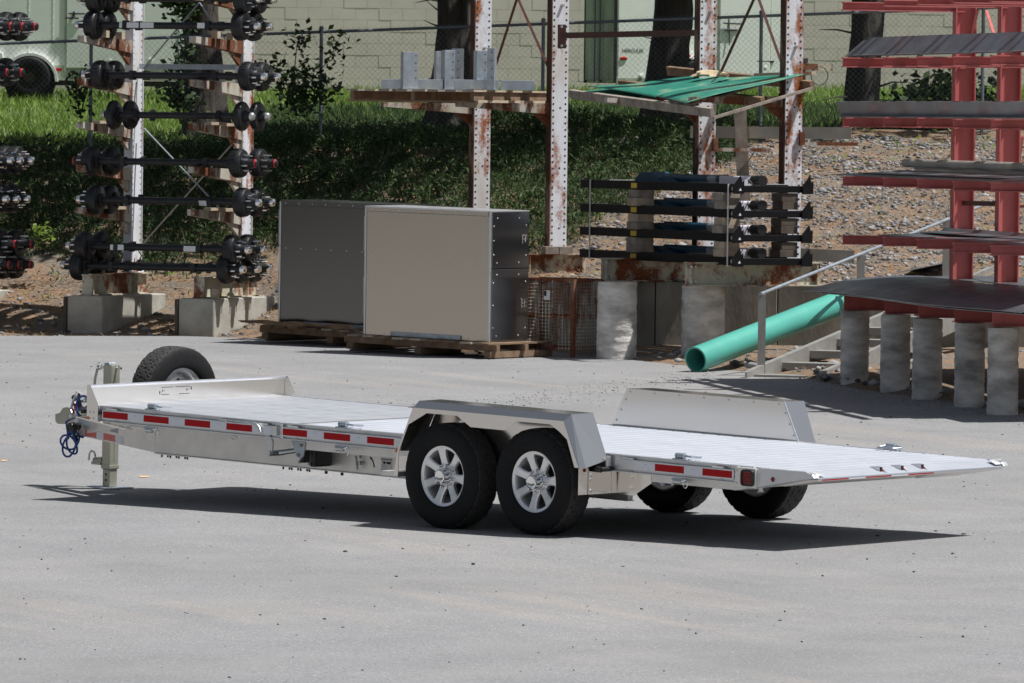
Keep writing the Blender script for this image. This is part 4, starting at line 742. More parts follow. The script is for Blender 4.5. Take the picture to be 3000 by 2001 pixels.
# ================================================================ round pillars, basket
def pillar(lb, pxc, ytop, ybot, Y, r, group, mat='concrete_tube'):
    p = at(pxc, ybot, Y); z0 = gz(p.x, Y) - .05; zt_ = at(pxc, ytop, Y).z; H = zt_ - z0; n = 32; K = 30; V = []
    ph = random.uniform(0, 6)
    for i in range(K):
        h = H * i / (K - 1)
        for k in range(n):
            a = 2 * math.pi * k / n; spiral = .006 * (1 if ((h * 9 + k / n + ph) % 1) < .18 else 0); rr = r * (1 + .015 * math.sin(2 * a + h * 3 + ph)) - spiral + random.uniform(-.003, .003)
            V.append((rr * math.cos(a), rr * math.sin(a), h))
    q = MB(); q.add(V, [(i * n + k, i * n + (k + 1) % n, (i + 1) * n + (k + 1) % n, (i + 1) * n + k) for i in range(K - 1) for k in range(n)] + [tuple((K - 1) * n + k for k in range(n))], True); o = q.build('concrete_pillar', mat, angle=30); o.location = (p.x, Y, z0); return tag(o, lb, 'pillar', group)
g_ = 'round concrete pillars'
pillar('thick round concrete pillar next to the wire basket', 1806, 826, 1060, 75.95, .222, g_); pillar('thick round concrete pillar in front of the teal pipe end', 2058, 838, 1062, 75.85, .238, g_)
# wire basket
P = gr(1678, 1048); xb_ = Vector((.62, .78, 0)).normalized(); M = FM((P.x, P.y, P.z), xb_); bk = thing('wire_basket', 'rusty wire mesh basket between the pale box and the thick pillar', 'basket', M); Bh = .86; bx_, by_ = .52, .86
q = MB()
for x, y in ((0, 0), (bx_, 0), (0, by_), (bx_, by_)): q.box(x - .02, x + .02, y - .02, y + .02, .0, Bh)
q.build('corner_post', 'deep_rust', bk, kind='stuff'); q = MB()
for z in (.10, .45, Bh): q.bar((0, 0, z), (bx_, 0, z), .02, .03); q.bar((0, 0, z), (0, by_, z), .02, .03); q.bar((bx_, by_, z), (bx_, 0, z), .02, .03); q.bar((bx_, by_, z), (0, by_, z), .02, .03)
q.build('frame_bar', 'deep_rust', bk); 
for nm, fx in (('side', lambda u, z: (u * bx_, -.012, z)), ('side', lambda u, z: (-.012, u * by_, z)), ('side', lambda u, z: (u * bx_, by_, z)), ('side', lambda u, z: (bx_, u * by_, z))):
    q = MB(); n = 18
    for k in range(n + 1): q.bar(fx(k / n, .08), fx(k / n, Bh), .006, .006, (1, 1, 0))
    for k in range(20): z = .1 + k * (Bh - .12) / 19; q.bar(fx(0, z), fx(1, z), .006, .006)
    q.build('wire_panel', 'rust_arm', bk, kind='stuff')
q = MB().box(-.022, -.016, .30, .42, .62, .76); q.build('tag_plate', 'deep_rust', bk); MB().box(-.024, -.0225, .315, .405, .635, .745).build('paper_label', 'label_white', bk); MB().box(-.0255, -.0245, .365, .40, .68, .74).build('label_print', 'ink', bk)
# ================================================================ teal pipe, ramp
A = at(2038, 1054, 72.95); B = at(2500, 873, 75.3); q = MB(); M = FM(A, (B - A)); Lq = (B - A).length; q.lathe([(.122, Lq), (.122, 0), (.140, 0), (.140, Lq), (.122, Lq)], 40, M @ AXX); o = q.build('plastic_pipe', 'teal_plastic', angle=30); tag(o, 'large teal plastic pipe with its open end towards the trailer, leaning up the slope', 'pipe')
r0 = at(2238, 1080, 72.2); r0.z = gz(r0.x, r0.y) + .06; r1 = at(2908, 800, 78.6); r1.z = 1.36; d = r1 - r0; M = FM(r0, d); Lq = d.length
rp = thing('metal_ramp', 'weathered aluminium stair ramp with a handrail beside the teal pipe', 'ramp', M)
for y in (0.0, -.80): q = MB().box(-.5, Lq, y - .01, y + .01, -.13, .05); q.box(-.5, Lq, y - .01, y + .05, .05, .056); q.box(-.5, Lq, y - .01, y + .05, -.136, -.13); q.build('stringer', 'ramp_metal', rp)
Ri = M.to_3x3().inverted().to_4x4() @ FM((0, 0, 0), (d.x, d.y)).to_3x3().to_4x4()
for i in range(8): x = -.30 + i * .80; o = MB().box(0, .34, -.785, -.012, -.012, .0).build('tread', 'ramp_metal', rp); o.matrix_local = TR(x, 0, .0) @ Ri; MB().box(0, .012, -.785, -.012, -.08, -.0125).build('tread_lip', 'ramp_metal', o)
iv = M.inverted()
for k, x in enumerate((.0, 2.9, 5.6)):
    z1 = .80; c = M @ Vector((x, .03, 0)); q = MB(); q.box(c.x - .04, c.x + .04, c.y - .03, c.y + .03, c.z - .12, c.z + z1); o = q.build('rail_post', 'ramp_metal', rp); o.matrix_local = iv
q = MB().path([M @ Vector((-.03, .03, .03)) + Vector((0, 0, .78)), M @ Vector((Lq, .03, 0)) + Vector((0, 0, .80))], .018, 12); o = q.build('handrail', 'galvanised', rp); o.matrix_local = iv
q = MB().path([M @ Vector((.5, -.86, -.1)), M @ Vector((.5, -.86, 0)) + Vector((0, 0, .22))], .018, 8); o = q.build('peg', 'ramp_metal', rp); o.matrix_local = iv
# sheet of dark metal on the slope behind
a = [at(2620, 800, 77.8), at(2790, 765, 78.2), at(2760, 772, 79.4), at(2680, 785, 79)]; q = MB().add(a, [(0, 1, 2, 3)]); o = q.build('metal_sheet', 'sheet_steel'); md = o.modifiers.new('s', 'SOLIDIFY'); md.thickness = .008; tag(o, 'dark metal sheet lying on the gravel slope behind the red rack', 'sheet', 'metal sheets by the red rack')
# ================================================================ red rack
P1 = gr(2502, 1128); P5 = gr(2937, 1214); RW = (P5 - P1); RW.z = 0; SP = RW.length / 4; rwd = RW.normalized(); beta = Vector((-rwd.y, rwd.x, 0)); beta = beta if beta.x > 0 else -beta   # towards the columns (right)
ordp = ['farthest', 'second farthest', 'middle', 'second nearest', 'nearest']; PB = []
RR = thing('cantilever_rack', 'red painted steel cantilever rack stacked with metal sheets at the right edge', 'rack', TR(0, 0, 0))
pt_y = [911, 921, 934, 946, 960]; tipx = [2468, 2588, 2687, 2792, 2903]
for i in range(5):
    p = P1 + rwd * SP * i; p.z = gz(p.x, p.y); PB.append(p); pxc = 1500 + (p.x) * FPX / p.y
    pillar('%s of the five round concrete pillars under the red rack' % ordp[i], [2502, 2621, 2715, 2839, 2937][i], pt_y[i], 1180, p.y, .150, g_)
def rbeam(px_, y0, y1, i, L, mat='red_paint', name='arm', w=.09, slope=.0):
    Y = PB[i].y + .02; a = at(px_, y0, Y); b = at(px_, y1, Y); h = a.z - b.z; M = FM((a.x, a.y, b.z), beta); q = MB(); q.box(0, L, -w / 2, w / 2, 0, .012); q.box(0, L, -w / 2, w / 2, h - .012, h); q.box(.004, L, -.006, .006, .012, h - .012); o = q.build(name, mat, RR); o.matrix_local = M; return o
lvl = [[(5, 31), (-1, 19), (-5, 15), (-6, 10), (-10, 7)], [(168, 197), (167, 195), (165, 195), (164, 194), (161, 191)], [(344, 372), (343, 372), (344, 373), (348, 377), (349, 379)], [(516, 544), (519, 548), (524, 553), (530, 559), (534, 563)], [(689, 716), (694, 721), (700, 729), (711, 741), (719, 748)]]
for L_ in lvl:
    for i, (y0, y1) in enumerate(L_): rbeam(tipx[i], y0, y1, i, 1.30, 'red_paint')
for i in range(5): rbeam(tipx[i] + 4, [852, 859, 872, 883, 895][i], [909, 919, 931, 944, 957][i], i, 1.55, 'red_rust', 'base_beam', .13)
for i in range(5):
    p = at(2790 if i == 0 else [2790, 2922, 3030, 3150, 3275][i], 500, PB[i].y + .27); M = FM((p.x, p.y, gz(p.x, p.y) + .95), beta); q = MB(); wf = .22; q.box(0, .012, -.07, .07, 0, 5.0); q.box(wf - .012, wf, -.07, .07, 0, 5.0); q.box(.012, wf - .012, -.005, .005, 0, 5.0); c = q.build('column', 'red_rust', RR); c.matrix_local = M
    h = MB()
    for k in range(60): h.lathe([(0, -.001), (.007, -.001)], 6, TR(0, -.045, .1 + k * .08) @ AXX)
    h.build('bolt_holes', 'ink', c, kind='stuff')
c1_ = at(2815, 300, PB[0].y + .3); c2_ = at(2950, 300, PB[1].y + .3)
def rbrace(xa, ya, xb, yb, mat='red_paint', w=.03): MB().bar(at(xa, ya, PB[0].y + .3), at(xb, yb, PB[1].y + .3), w, .012, (0, 1, 0)).build('brace', mat, RR)
rbrace(2848, 100, 2864, 30); rbrace(2890, 32, 2914, 105); rbrace(2962, 203, 2985, 310); rbrace(2985, 480, 2995, 400); rbrace(2820, 595, 2920, 597, 'strut_brown', .05); rbrace(2955, 605, 3010, 604)
RSL = (at(2903, 534, PB[4].y).z - at(2468, 516, PB[0].y).z) / (4 * SP)
# loads: long profiles running along the row, left end is the far end
def load(lb, prof, i0, px0, py0, length, mat, cat='sheet', name='metal_sheet', bend=None, dY=0):
    a = at(px0, py0, PB[0].y + dY); a2 = PB[0]; d = Vector((rwd.x, rwd.y, RSL)); M = FM(a, d); q = MB(); V = []; n = 16; k = len(prof)
    for s in range(n + 1):
        u = s / n
        for (y, z) in prof: V.append((u * length, y, z + (bend(u, y) if bend else 0)))
    q.add(V, [(s * k + j, (s + 1) * k + j, (s + 1) * k + j + 1, s * k + j + 1) for s in range(n) for j in range(k - 1)]); o = q.build(name, mat); o.matrix_world = M; md = o.modifiers.new('s', 'SOLIDIFY'); md.thickness = .006; md.offset = 0; return tag(o, lb, cat, 'metal stock on the red rack')
load('grey folded steel sheet leaning on the second shelf of the red rack', [(0, 0), (.02, .01), (.20, .19)], 0, 2492, 163, 7.4, 'sheet_steel', dY=.5); load('second folded sheet showing beyond the end of the first, second shelf of the red rack', [(0, 0), (.20, .17)], 0, 2474, 166, 7.4, 'sheet_steel', dY=.75)
load('narrow pale sheet at the back of the second shelf of the red rack', [(0, 0), (.35, .01), (.36, -.03)], 0, 2592, 116, 7, 'galvanised', dY=.9)
load('grey steel channel along the third shelf of the red rack', [(.02, .145), (.0, .14), (.05, .0), (-.02, -.012)], 0, 2450, 338, 7.4, 'sheet_steel', 'channel', 'steel_channel', dY=1.0); load('flat sheet under the channel on the third shelf of the red rack', [(0, 0), (.5, .0)], 0, 2475, 343, 7.2, 'tube_steel', dY=.6)
load('thin grey sheets spread flat on the fourth shelf of the red rack', [(0, 0), (.3, .02), (.7, .03)], 0, 2432, 512, 7.6, 'sheet_steel', dY=1.0); load('second grey sheet on top of the fourth shelf of the red rack', [(.05, .02), (.4, .035), (.45, .055)], 0, 2500, 512, 5.2, 'sheet_steel', dY=.6)
for k, (xx, yy) in enumerate(((2652, 478), (2688, 488))): a = at(xx, yy, PB[0].y + .5); d = Vector((rwd.x, rwd.y, RSL)); q = MB().path([a, a + d * 7], .045, 14); o = q.build('steel_tube', 'tube_steel'); tag(o, '%s pale steel tube at the back of the fourth shelf of the red rack' % ['upper left', 'lower right'][k], 'tube', 'metal stock on the red rack')
load('dark sheet on the fifth shelf of the red rack', [(0, 0), (.3, .01), (.62, .03)], 0, 2570, 688, 7, 'sheet_steel', bend=lambda u, y: -.01 * math.sin(u * 9), dY=.3); load('dark sheet with a raised rib on top of the fifth shelf of the red rack', [(.2, .02), (.42, .03), (.47, .065), (.7, .05)], 0, 2640, 685, 7, 'sheet_steel', dY=.2)
load('wide buckled steel sheet drooping over the bottom of the red rack', [(0, 0), (.12, .03), (.28, .075), (.45, .11), (.7, .14), (.95, .155), (1.15, .16)], 0, 2350, 850, 8.2, 'sheet_steel', bend=lambda u, y: .010 * math.sin(u * 8 + y * 1.5) - .05 * max(0, .06 - u) * 4, dY=1.1)
load('second buckled steel sheet just under the widest one on the red rack', [(0, 0), (.12, .03), (.3, .085), (.5, .13), (.9, .15)], 0, 2400, 856, 8.0, 'sheet_steel', bend=lambda u, y: .010 * math.sin(u * 8) - .012, dY=.9)
load('rear steel sheet added behind the red rack columns to shade the ground', [(1.30, .15), (1.9, .16), (2.9, .14)], 0, 2350, 850, 8.2, 'sheet_steel', dY=1.1)  # extra load put in to shade the ground behind the pillars
# small marks on the asphalt
for nm, x, y, w in (('short orange paint dash on the asphalt behind the trailer jack', 422, 1397, 34), ('faint orange paint dash on the asphalt at the left edge', 12, 1350, 20), ('tiny orange fleck on the asphalt behind the tongue', 372, 1243, 10)):
    p = gr(x, y); s = FPX / p.y; q = MB(); n = 12; q.add([(p.x + w / 2 / s * math.cos(a), p.y + .09 * math.sin(a) * (1 + .3 * math.sin(3 * a)), gz(p.x, p.y) + .004) for a in [i * 2 * math.pi / n for i in range(n)]], [tuple(range(n))]); o = q.build('paint_mark', 'paint_orange'); tag(o, nm, 'paint mark')
# ================================================================ the flatbed trailer (local x rearwards, y to its far side, z up from the tape's lower edge)
TU = Vector((.722211, -.691185, -.025972)); TV = Vector((.691604, .722160, .012991)); TW = Vector((.009777, -.027345, .999578)); TO = Vector((-3.143730, 52.539166, .751414))
MTt = Matrix(((TU.x, TV.x, TW.x, TO.x), (TU.y, TV.y, TW.y, TO.y), (TU.z, TV.z, TW.z, TO.z), (0, 0, 0, 1)))
TRL = thing('flatbed_trailer', 'long aluminium tilt-deck flatbed trailer parked across the asphalt', 'trailer', MTt)
WDT = 2.12; DK = .090
def B(name, mat, x0, x1, y0, y1, z0, z1, bev=.0, parent=None, label=None): return MB().box(x0, x1, y0, y1, z0, z1).build(name, mat, parent or TRL, bev, label)
# deck planks
def plank_mesh(w, rib):
    q = MB(); pr = [(0, DK - .03), (0, DK - .006), (.003, DK - .004)]
    if rib:
        n = 5; c = (w - .022) / n
        for i in range(n): x = .006 + i * c; pr += [(x, DK - .004), (x + c * .18, DK), (x + c * .82, DK), (x + c, DK - .004)]
    else: pr += [(.003, DK - .002), (w - .006, DK - .002)]
    g_ = .016 if rib else .006; pr += [(w - g_, DK - .006), (w - g_, DK - .024), (w + .0004, DK - .024), (w + .0004, DK - .03)]
    q.prism(pr, 'y', .055, WDT - .055); return q.mesh('deck_plank', 'deck_metal' if rib else 'smooth_plank')
n1 = 7; w1 = 2.09 / n1; m1 = plank_mesh(w1, False); m2 = plank_mesh(.152, True)
for i in range(n1): put('deck_plank', m1, TRL, TR(-.045 + i * w1, 0, 0))
B('deck_joint_strip', 'strip_metal', 2.050, 2.112, .056, WDT - .056, DK - .03, DK - .001)
n2 = 33
for i in range(n2): put('deck_plank', m2, TRL, TR(2.11 + i * .1525, 0, 0))
XE = 2.11 + n2 * .1525     # 7.14
# side rails
def rail(x0, x1, near, mat='rail_metal'):
    s = 1 if near else -1; o_ = 0 if near else WDT; q = MB(); y = lambda v: o_ + s * v
    pr = [(y(.012), DK + .002), (y(.053), DK + .002), (y(.053), DK - .006), (y(.044), DK - .006), (y(.044), -.026), (y(.053), -.026), (y(.053), -.034), (y(.012), -.034), (y(.012), -.026), (y(.034), -.026), (y(.034), DK - .006), (y(.012), DK - .006)]
    q.prism(pr, 'x', x0, x1); return q.build('side_rail', mat, TRL, .0015)
for a, b in ((-.055, 1.945), (1.968, 3.46), (5.30, 6.55)): rail(a, b, True); rail(a, b if a > 0 or b < 3 else b, False)
rail(3.462, 5.298, False); rail(3.60, 5.28, True)
for a, b in ((-.01, 1.915), (1.98, 3.44), (5.40, 6.53)):     # rub rails carrying the tape
    MB().prism([(0, -.010), (.010, -.010), (.010, .060), (0, .060)], 'x', a, b).build('rub_rail', 'rail_metal', TRL, .002); MB().prism([(WDT, -.010), (WDT - .010, -.010), (WDT - .010, .060), (WDT, .060)], 'x', a, b).build('rub_rail', 'rail_metal', TRL, .002)
    for x in (a + .03, (a + b) / 2, b - .06): MB().box(x, x + .05, .0105, .0335, -.008, .058).build('spacer', 'mill_metal', TRL)
    for x in (a + .10, b - .16): q = MB().box(x - .05, x + .06, .002, .011, .062, .074); q.lathe([(0, .010), (.009, .007), (.011, 0)], 10, TR(x + .09, .0335, .072) @ Matrix.Rotation(math.pi / 2, 4, 'X')); q.lathe([(0, .010), (.009, .007), (.011, 0)], 10, TR(x + .02, .0335, -.020) @ Matrix.Rotation(math.pi / 2, 4, 'X')); q.build('stake_pocket', 'bright_weld', TRL)
B('rail_end_plate', 'rail_metal', 1.946, 1.9665, .018, .052, -.032, DK)
for x in (1.948, 1.964): q = MB().cyl((x, .017, -.025), (x, .017, .08), .005, 8); q.build('weld_bead', 'bright_weld', TRL)
# reflective tape
TS = [(0, .2794, 'r'), (.2794, .4572, 'w'), (.4572, .7366, 'r'), (.7366, .9144, 'w'), (.9144, 1.1938, 'r'), (1.1938, 1.3716, 'w'), (1.3716, 1.651, 'r'), (1.651, 1.86, 'w')]
TS += [(1.9635 + a, 1.9635 + b, c) for a, b, c in ((.018, .2794, 'r'), (.2794, .4572, 'w'), (.4572, .7366, 'r'), (.7366, .9144, 'w'), (.9144, 1.1938, 'r'))]; TS += [(5.7765 + a, 5.7765 + b, c) for a, b, c in ((-.1778, 0, 'w'), (0, .2794, 'r'), (.2794, .4572, 'w'), (.4572, .7366, 'r'))]
for a, b, c in TS: B('reflective_tape', 'tape_red' if c == 'r' else 'tape_white', a + .0005, b - .0005, -.0012, -.0003, .0, .050)
for a, b, c in TS:
    if c == 'w': B('tape_print', 'sheet_steel', (a + b) / 2 - .012, (a + b) / 2 + .012, -.0016, -.0013, .036, .0385)
# main frame and tongue
for y0, nr in ((.33, 1), (1.74, 0)):
    B('frame_beam', 'mill_metal', .24, 5.22, y0, y0 + .05, -.267, -.0345, .004); B('beam_flange', 'mill_metal', .24, 5.22, y0 - .012, y0 + .062, -.274, -.2675)
B('deck_frame', 'mill_metal', 1.99, 3.45, .10, .14, -.105, -.0345, .002); B('deck_frame', 'mill_metal', 5.69, 6.53, .06, .10, -.088, -.0345, .002); B('deck_frame', 'mill_metal', 1.99, 3.45, WDT - .14, WDT - .10, -.105, -.0345, .002)
for i in range(8): B('cross_member', 'mill_metal', .35 + i * .62, .41 + i * .62, .385, 1.735, -.20, -.035)
for i in range(3): B('cross_member', 'mill_metal', 5.78 + i * .3, 5.84 + i * .3, .11, WDT - .11, -.09, .055)
def tongue_pt(x, far): 
    f = (.24 - x) / 1.55; y = .33 + f * .62; return (x, (2.12 - y) if far else y)
for far in (0, 1):
    a = tongue_pt(.239, far); b = tongue_pt(-1.31, far); q = MB(); th = .045 * (-1 if far else 1)
    V = [(a[0], a[1], -.267), (b[0], b[1], -.262), (b[0], b[1], -.150), (a[0] - .05, a[1] + (0 if not far else 0), -.036), (a[0], a[1], -.036)]; V2 = [(x, y + th, z) for x, y, z in V]
    n = len(V); q.add(V + V2, [tuple(range(n)), tuple(range(2 * n - 1, n - 1, -1))] + [(i, i + n, (i + 1) % n + n, (i + 1) % n) for i in range(n)]); q.build('tongue_beam', 'mill_metal', TRL, .003)
def on_tongue(f0, f1, z0a, z1a, z0b, z1b, off=-.002):
    a = tongue_pt(f0, 0); b = tongue_pt(f1, 0); return [(a[0], a[1] + off, z0a), (b[0], b[1] + off, z0b), (b[0], b[1] + off, z1b), (a[0], a[1] + off, z1a)]
segs = [(-1.17, -.93, 'tape_pink'), (-.93, -.79, 'tape_white'), (-.79, -.55, 'tape_pink'), (-.55, -.40, 'tape_white')]
for a, b, m in segs: MB().add(on_tongue(a, b, -.252, -.200, -.252, -.200), [(3, 2, 1, 0)]).build('reflective_tape', m, TRL)
for a, b, m in ((-.88, -.78, 'tape_pink'), (-.77, -.66, 'label_white'), (-.65, -.50, 'sheet_steel')): MB().add(on_tongue(a, b, -.178, -.128, -.178, -.128), [(3, 2, 1, 0)]).build('decal', m, TRL)
q = MB(); q.prism([(-1.20, .82), (-.05, .28), (-.02, .34), (-1.15, .88)], 'z', -.108, -.098); q.build('tongue_shelf', 'sheet_metal', TRL)
B('coupler_plate', 'mill_metal', -1.40, -1.30, .93, 1.19, -.275, -.10, .004); q = MB()
for y in (.96, 1.16):
    for z in (-.25, -.20, -.15): q.cyl((-1.405, y, z), (-1.425, y, z), .011, 8)
    q.cyl((-1.36, .925, -.2), (-1.36, .905, -.2), .016, 10); q.cyl((-1.34, .925, -.245), (-1.34, .91, -.245), .012, 10)
q.build('bolt', 'zinc', TRL)
q = MB(); q.prism([(-1.41, -.185), (-1.60, -.192), (-1.628, -.175), (-1.63, -.115), (-1.575, -.10), (-1.545, -.062), (-1.50, -.05), (-1.41, -.06)], 'y', .99, 1.11); q.build('coupler', 'zinc_yellowed', TRL, .005)
# underside bolts
q = MB()
for x0 in (.30, 1.64):
    for k in range(7): q.cyl((x0 + .048 * k + random.uniform(-.008, .008), .345 + .02 * (k % 2), -.272), (x0 + .048 * k, .345 + .02 * (k % 2), -.297), .0075, 6)
for x in (2.09, 2.26): q.cyl((x, .36, -.27), (x, .36, -.30), .012, 6)
q.build('bolt', 'black_iron', TRL); B('splice_plate', 'mill_metal', .27, .62, .335, .375, -.2785, -.2745)
q = MB()
for x, z in ((2.40 - .22, -.145), (2.40 - .22, -.185), (2.42, -.12), (2.42, -.17)): q.lathe([(0, .012), (.010, .010), (.013, 0)], 10, TR(x + .3, .33, z) @ Matrix.Rotation(math.pi / 2, 4, 'X'))
q.build('bolt', 'zinc', TRL)
# headboard
q = MB(); pr = [(-.060, DK), (-.046, DK), (-.128, .228), (-.160, .232), (-.176, .232), (-.176, .240), (-.142, .2425), (-.134, .240)]
q.box(-.181, -.176, .004, WDT - .004, -.03, .2215); q.build('headboard', 'sheet_metal', TRL)
q = MB().prism([(-.182, .222), (-.158, .222), (-.150, .2365), (-.150, .2435), (-.182, .2435)], 'y', .004, WDT - .004); q.build('headboard_lip', 'rail_metal', TRL, .002)
for y in (-.006, WDT + .001): MB().prism([(-.182, .236), (-.146, .243), (-.050, DK), (-.056, -.036), (-.178, -.036)], 'y', y, y + .005).build('end_plate', 'sheet_metal', TRL)
B('front_sill', 'mill_metal', -.174, -.06, .0, WDT, -.034, .02); B('deck_plank', 'smooth_plank', -.174, -.048, .003, WDT - .003, DK - .03, DK - .002)
q = MB()
for x, z in ((-.14, .035), (-.10, .035), (-.14, -.012), (-.10, -.012)): q.lathe([(0, .005), (.007, .004), (.009, 0)], 8, TR(x, -.006, z) @ Matrix.Rotation(math.pi / 2, 4, 'X'))
q.build('rivet', 'zinc', TRL); MB().lathe([(0, .010), (.010, .008), (.014, 0)], 12, TR(-.162, -.006, -.012) @ Matrix.Rotation(math.pi / 2, 4, 'X')).build('side_marker', 'lens_amber', TRL)
q = MB(); hM = Matrix(((0, 0, 1, -.180), (0, 1, 0, 0), (1, 0, 0, .168), (0, 0, 0, 1)))
for y0, y1, z0, z1 in ((.78, .86, -.03, -.026), (.97, 1.08, -.03, -.026), (.78, .90, .026, .03), (.93, 1.08, .026, .03), (.76, .764, -.025, .0), (1.096, 1.10, .0, .025)): q.box(z0, z1, y0, y1, .006, .008, hM)
q.build('knockout_slot', 'ink', TRL); q = MB()
for y in (.80, 1.06): q.lathe([(0, .012), (.010, .010), (.013, .004)], 10, hM @ TR(0, y, .002))
q.build('bolt', 'zinc', TRL)
# ---------------------------------------------------------------- wheels
def tyre_mesh(r=.388, w=.235, n=150):
    h = w / 2; prof = [(.221, -h * .80), (.227, -h * .90), (.248, -h * .985), (.292, -h * 1.03), (.335, -h * 1.0), (.365, -h * .93), (.378, -h * .84)]
    ribs = [-.80, -.50, -.46, -.17, -.13, .13, .17, .46, .50, .80]; tread = []
    for i, y in enumerate(ribs):
        rr = r - .010 * abs(y) ** 2.5; tread.append((rr, h * y))
        if i in (1, 3, 5, 7): tread.append((rr - .011, h * (y + .012))); tread.append((rr - .011, h * (ribs[i + 1] - .012)))
    P = prof + tread + [(a, -b) for a, b in prof[::-1]]; V = []; t0, t1 = len(prof), len(prof) + len(tread)
    for i, (a, b) in enumerate(P):
        for k in range(n):
            rr = a
            if t0 <= i < t1 and (k + int(i * .8)) % 5 == 0 and abs(b) > h * .12: rr -= .007
            if i in (t0 - 1, t1) and k % 5 == 0: rr -= .006
            t_ = 2 * math.pi * k / n; V.append((rr * math.cos(t_), rr * math.sin(t_), b))
    F_ = [(i * n + k, i * n + (k + 1) % n, (i + 1) * n + (k + 1) % n, (i + 1) * n + k) for i in range(len(P) - 1) for k in range(n)]
    me = bpy.data.meshes.new('tyre'); me.from_pydata(V, [], F_); me.materials.append(MT['rubber']); me.materials.append(MT['tread_rubber'])
    side = np.array([(i < t0 - 1 or i >= t1) for i in range(len(P) - 1) for k in range(n)]); me.polygons.foreach_set('use_smooth', side); me.polygons.foreach_set('material_index', (~side).astype(np.int32)); me.update(); return me
TY = tyre_mesh(); hw = .1175
def rim_parts():
    # outboard is +z
    lip = MB().lathe([(.170, -.10), (.195, -.105), (.208, -.095), (.196, -.08), (.180, -.06), (.179, .045), (.181, .070), (.187, .084), (.205, .090), (.211, .094), (.215, .088), (.215, .080)], 64)
    sp = MB(); n = 7
    for k in range(n):
        M = Matrix.Rotation(2 * math.pi * k / n + math.pi / 2, 4, 'Z'); V = []
        for r_, w_, z_ in ((.055, .036, .050), (.095, .029, .062), (.135, .028, .072), (.170, .033, .078), (.194, .044, .080)):
            for s, dz in ((-1, 0), (-.72, .008), (.72, .008), (1, 0)): V.append(M @ Vector((r_, s * w_, z_ + dz)))
            for s in (1, -1): V.append(M @ Vector((r_, s * w_ * .8, z_ - .03)))
        F_ = [(i * 6 + j, (i + 1) * 6 + j, (i + 1) * 6 + (j + 1) % 6, i * 6 + (j + 1) % 6) for i in range(4) for j in range(6)]; sp.add(V, [tuple(reversed(f)) for f in F_])
    hub = MB().lathe([(.095, .02), (.095, .050), (.088, .058), (.058, .060), (.056, .05)], 40)
    back = MB().lathe([(.0, -.045), (.13, -.04), (.165, -.03)], 32); cap = MB().lathe([(.055, .045), (.054, .118), (.050, .128), (.042, .132), (.036, .129), (0, .131)], 36)
    nuts = MB()
    for k in range(8): a = 2 * math.pi * (k + .5) / 8; c = Vector((.0805 * math.cos(a), .0805 * math.sin(a), .058)); nuts.path([c, c + Vector((0, 0, .026)), c + Vector((0, 0, .036))], [.0125, .0125, .005], 8)
    return lip, sp, hub, back, cap, nuts
lip, sp, hub_, back, cap_, nuts = rim_parts(); 
for q in (lip, sp, hub_, back, cap_, nuts): q.v = [(x * (1.068 if q in (lip, sp, back) else 1.0), y * (1.068 if q in (lip, sp, back) else 1.0), z) for x, y, z in q.v]
RM = {'rim': lip.mesh('rim', 'alloy'), 'spokes': sp.mesh('spokes', 'alloy', 30), 'hub': hub_.mesh('hub', 'alloy'), 'brake_drum': back.mesh('brake_drum', 'black_iron'), 'hub_cap': cap_.mesh('hub_cap', 'chrome'), 'lug_nuts': nuts.mesh('lug_nuts', 'chrome')}
def wheel(x, y, z, near, spin=0):
    w = bpy.data.objects.new('wheel', None); COL.objects.link(w); w.parent = TRL
    M = TR(x, y, z) @ Matrix.Rotation(math.pi / 2 if near else -math.pi / 2, 4, 'X') @ Matrix.Rotation(spin, 4, 'Z'); w.matrix_local = M
    put('tyre', TY, w)
    for k, me in RM.items(): put(k, me, w)
    return w
hubz = {3.892: -.547 + .384, 4.813: -.523 + .384}
for x, z in hubz.items():
    wheel(x, -.137, z, True, .15 if x < 4 else .32); wheel(x - .012, 2.262, z + .004, False, .5); MB().cyl((x, -.02, z + .02), (x, 2.14, z + .02), .045, 12).build('axle', 'black_iron', TRL)
# spare wheel, face to the rear
w = bpy.data.objects.new('spare_wheel', None); COL.objects.link(w); w.parent = TRL; w['label'] = 'spare wheel standing upright in front of the headboard'; w.matrix_local = TR(-.42, 1.143, .106) @ AXX
put('tyre', TY, w); MB().lathe([(.0, .0), (.05, .0), (.085, .01), (.10, .035), (.15, .05), (.165, .02), (.18, .0), (.192, .06), (.212, .085), (.222, .092), (.227, .085)], 48).build('rim', 'alloy', w, label='grey steel rim'); q = MB()
for k in range(8): a = k * math.pi / 4; q.lathe([(0, .052), (.014, .052)], 10, TR(.125 * math.cos(a), .125 * math.sin(a), -.004))
q.build('vent_hole', 'ink', w)
B('spare_carrier', 'mill_metal', -.50, -.178, 1.10, 1.18, -.10, -.02)
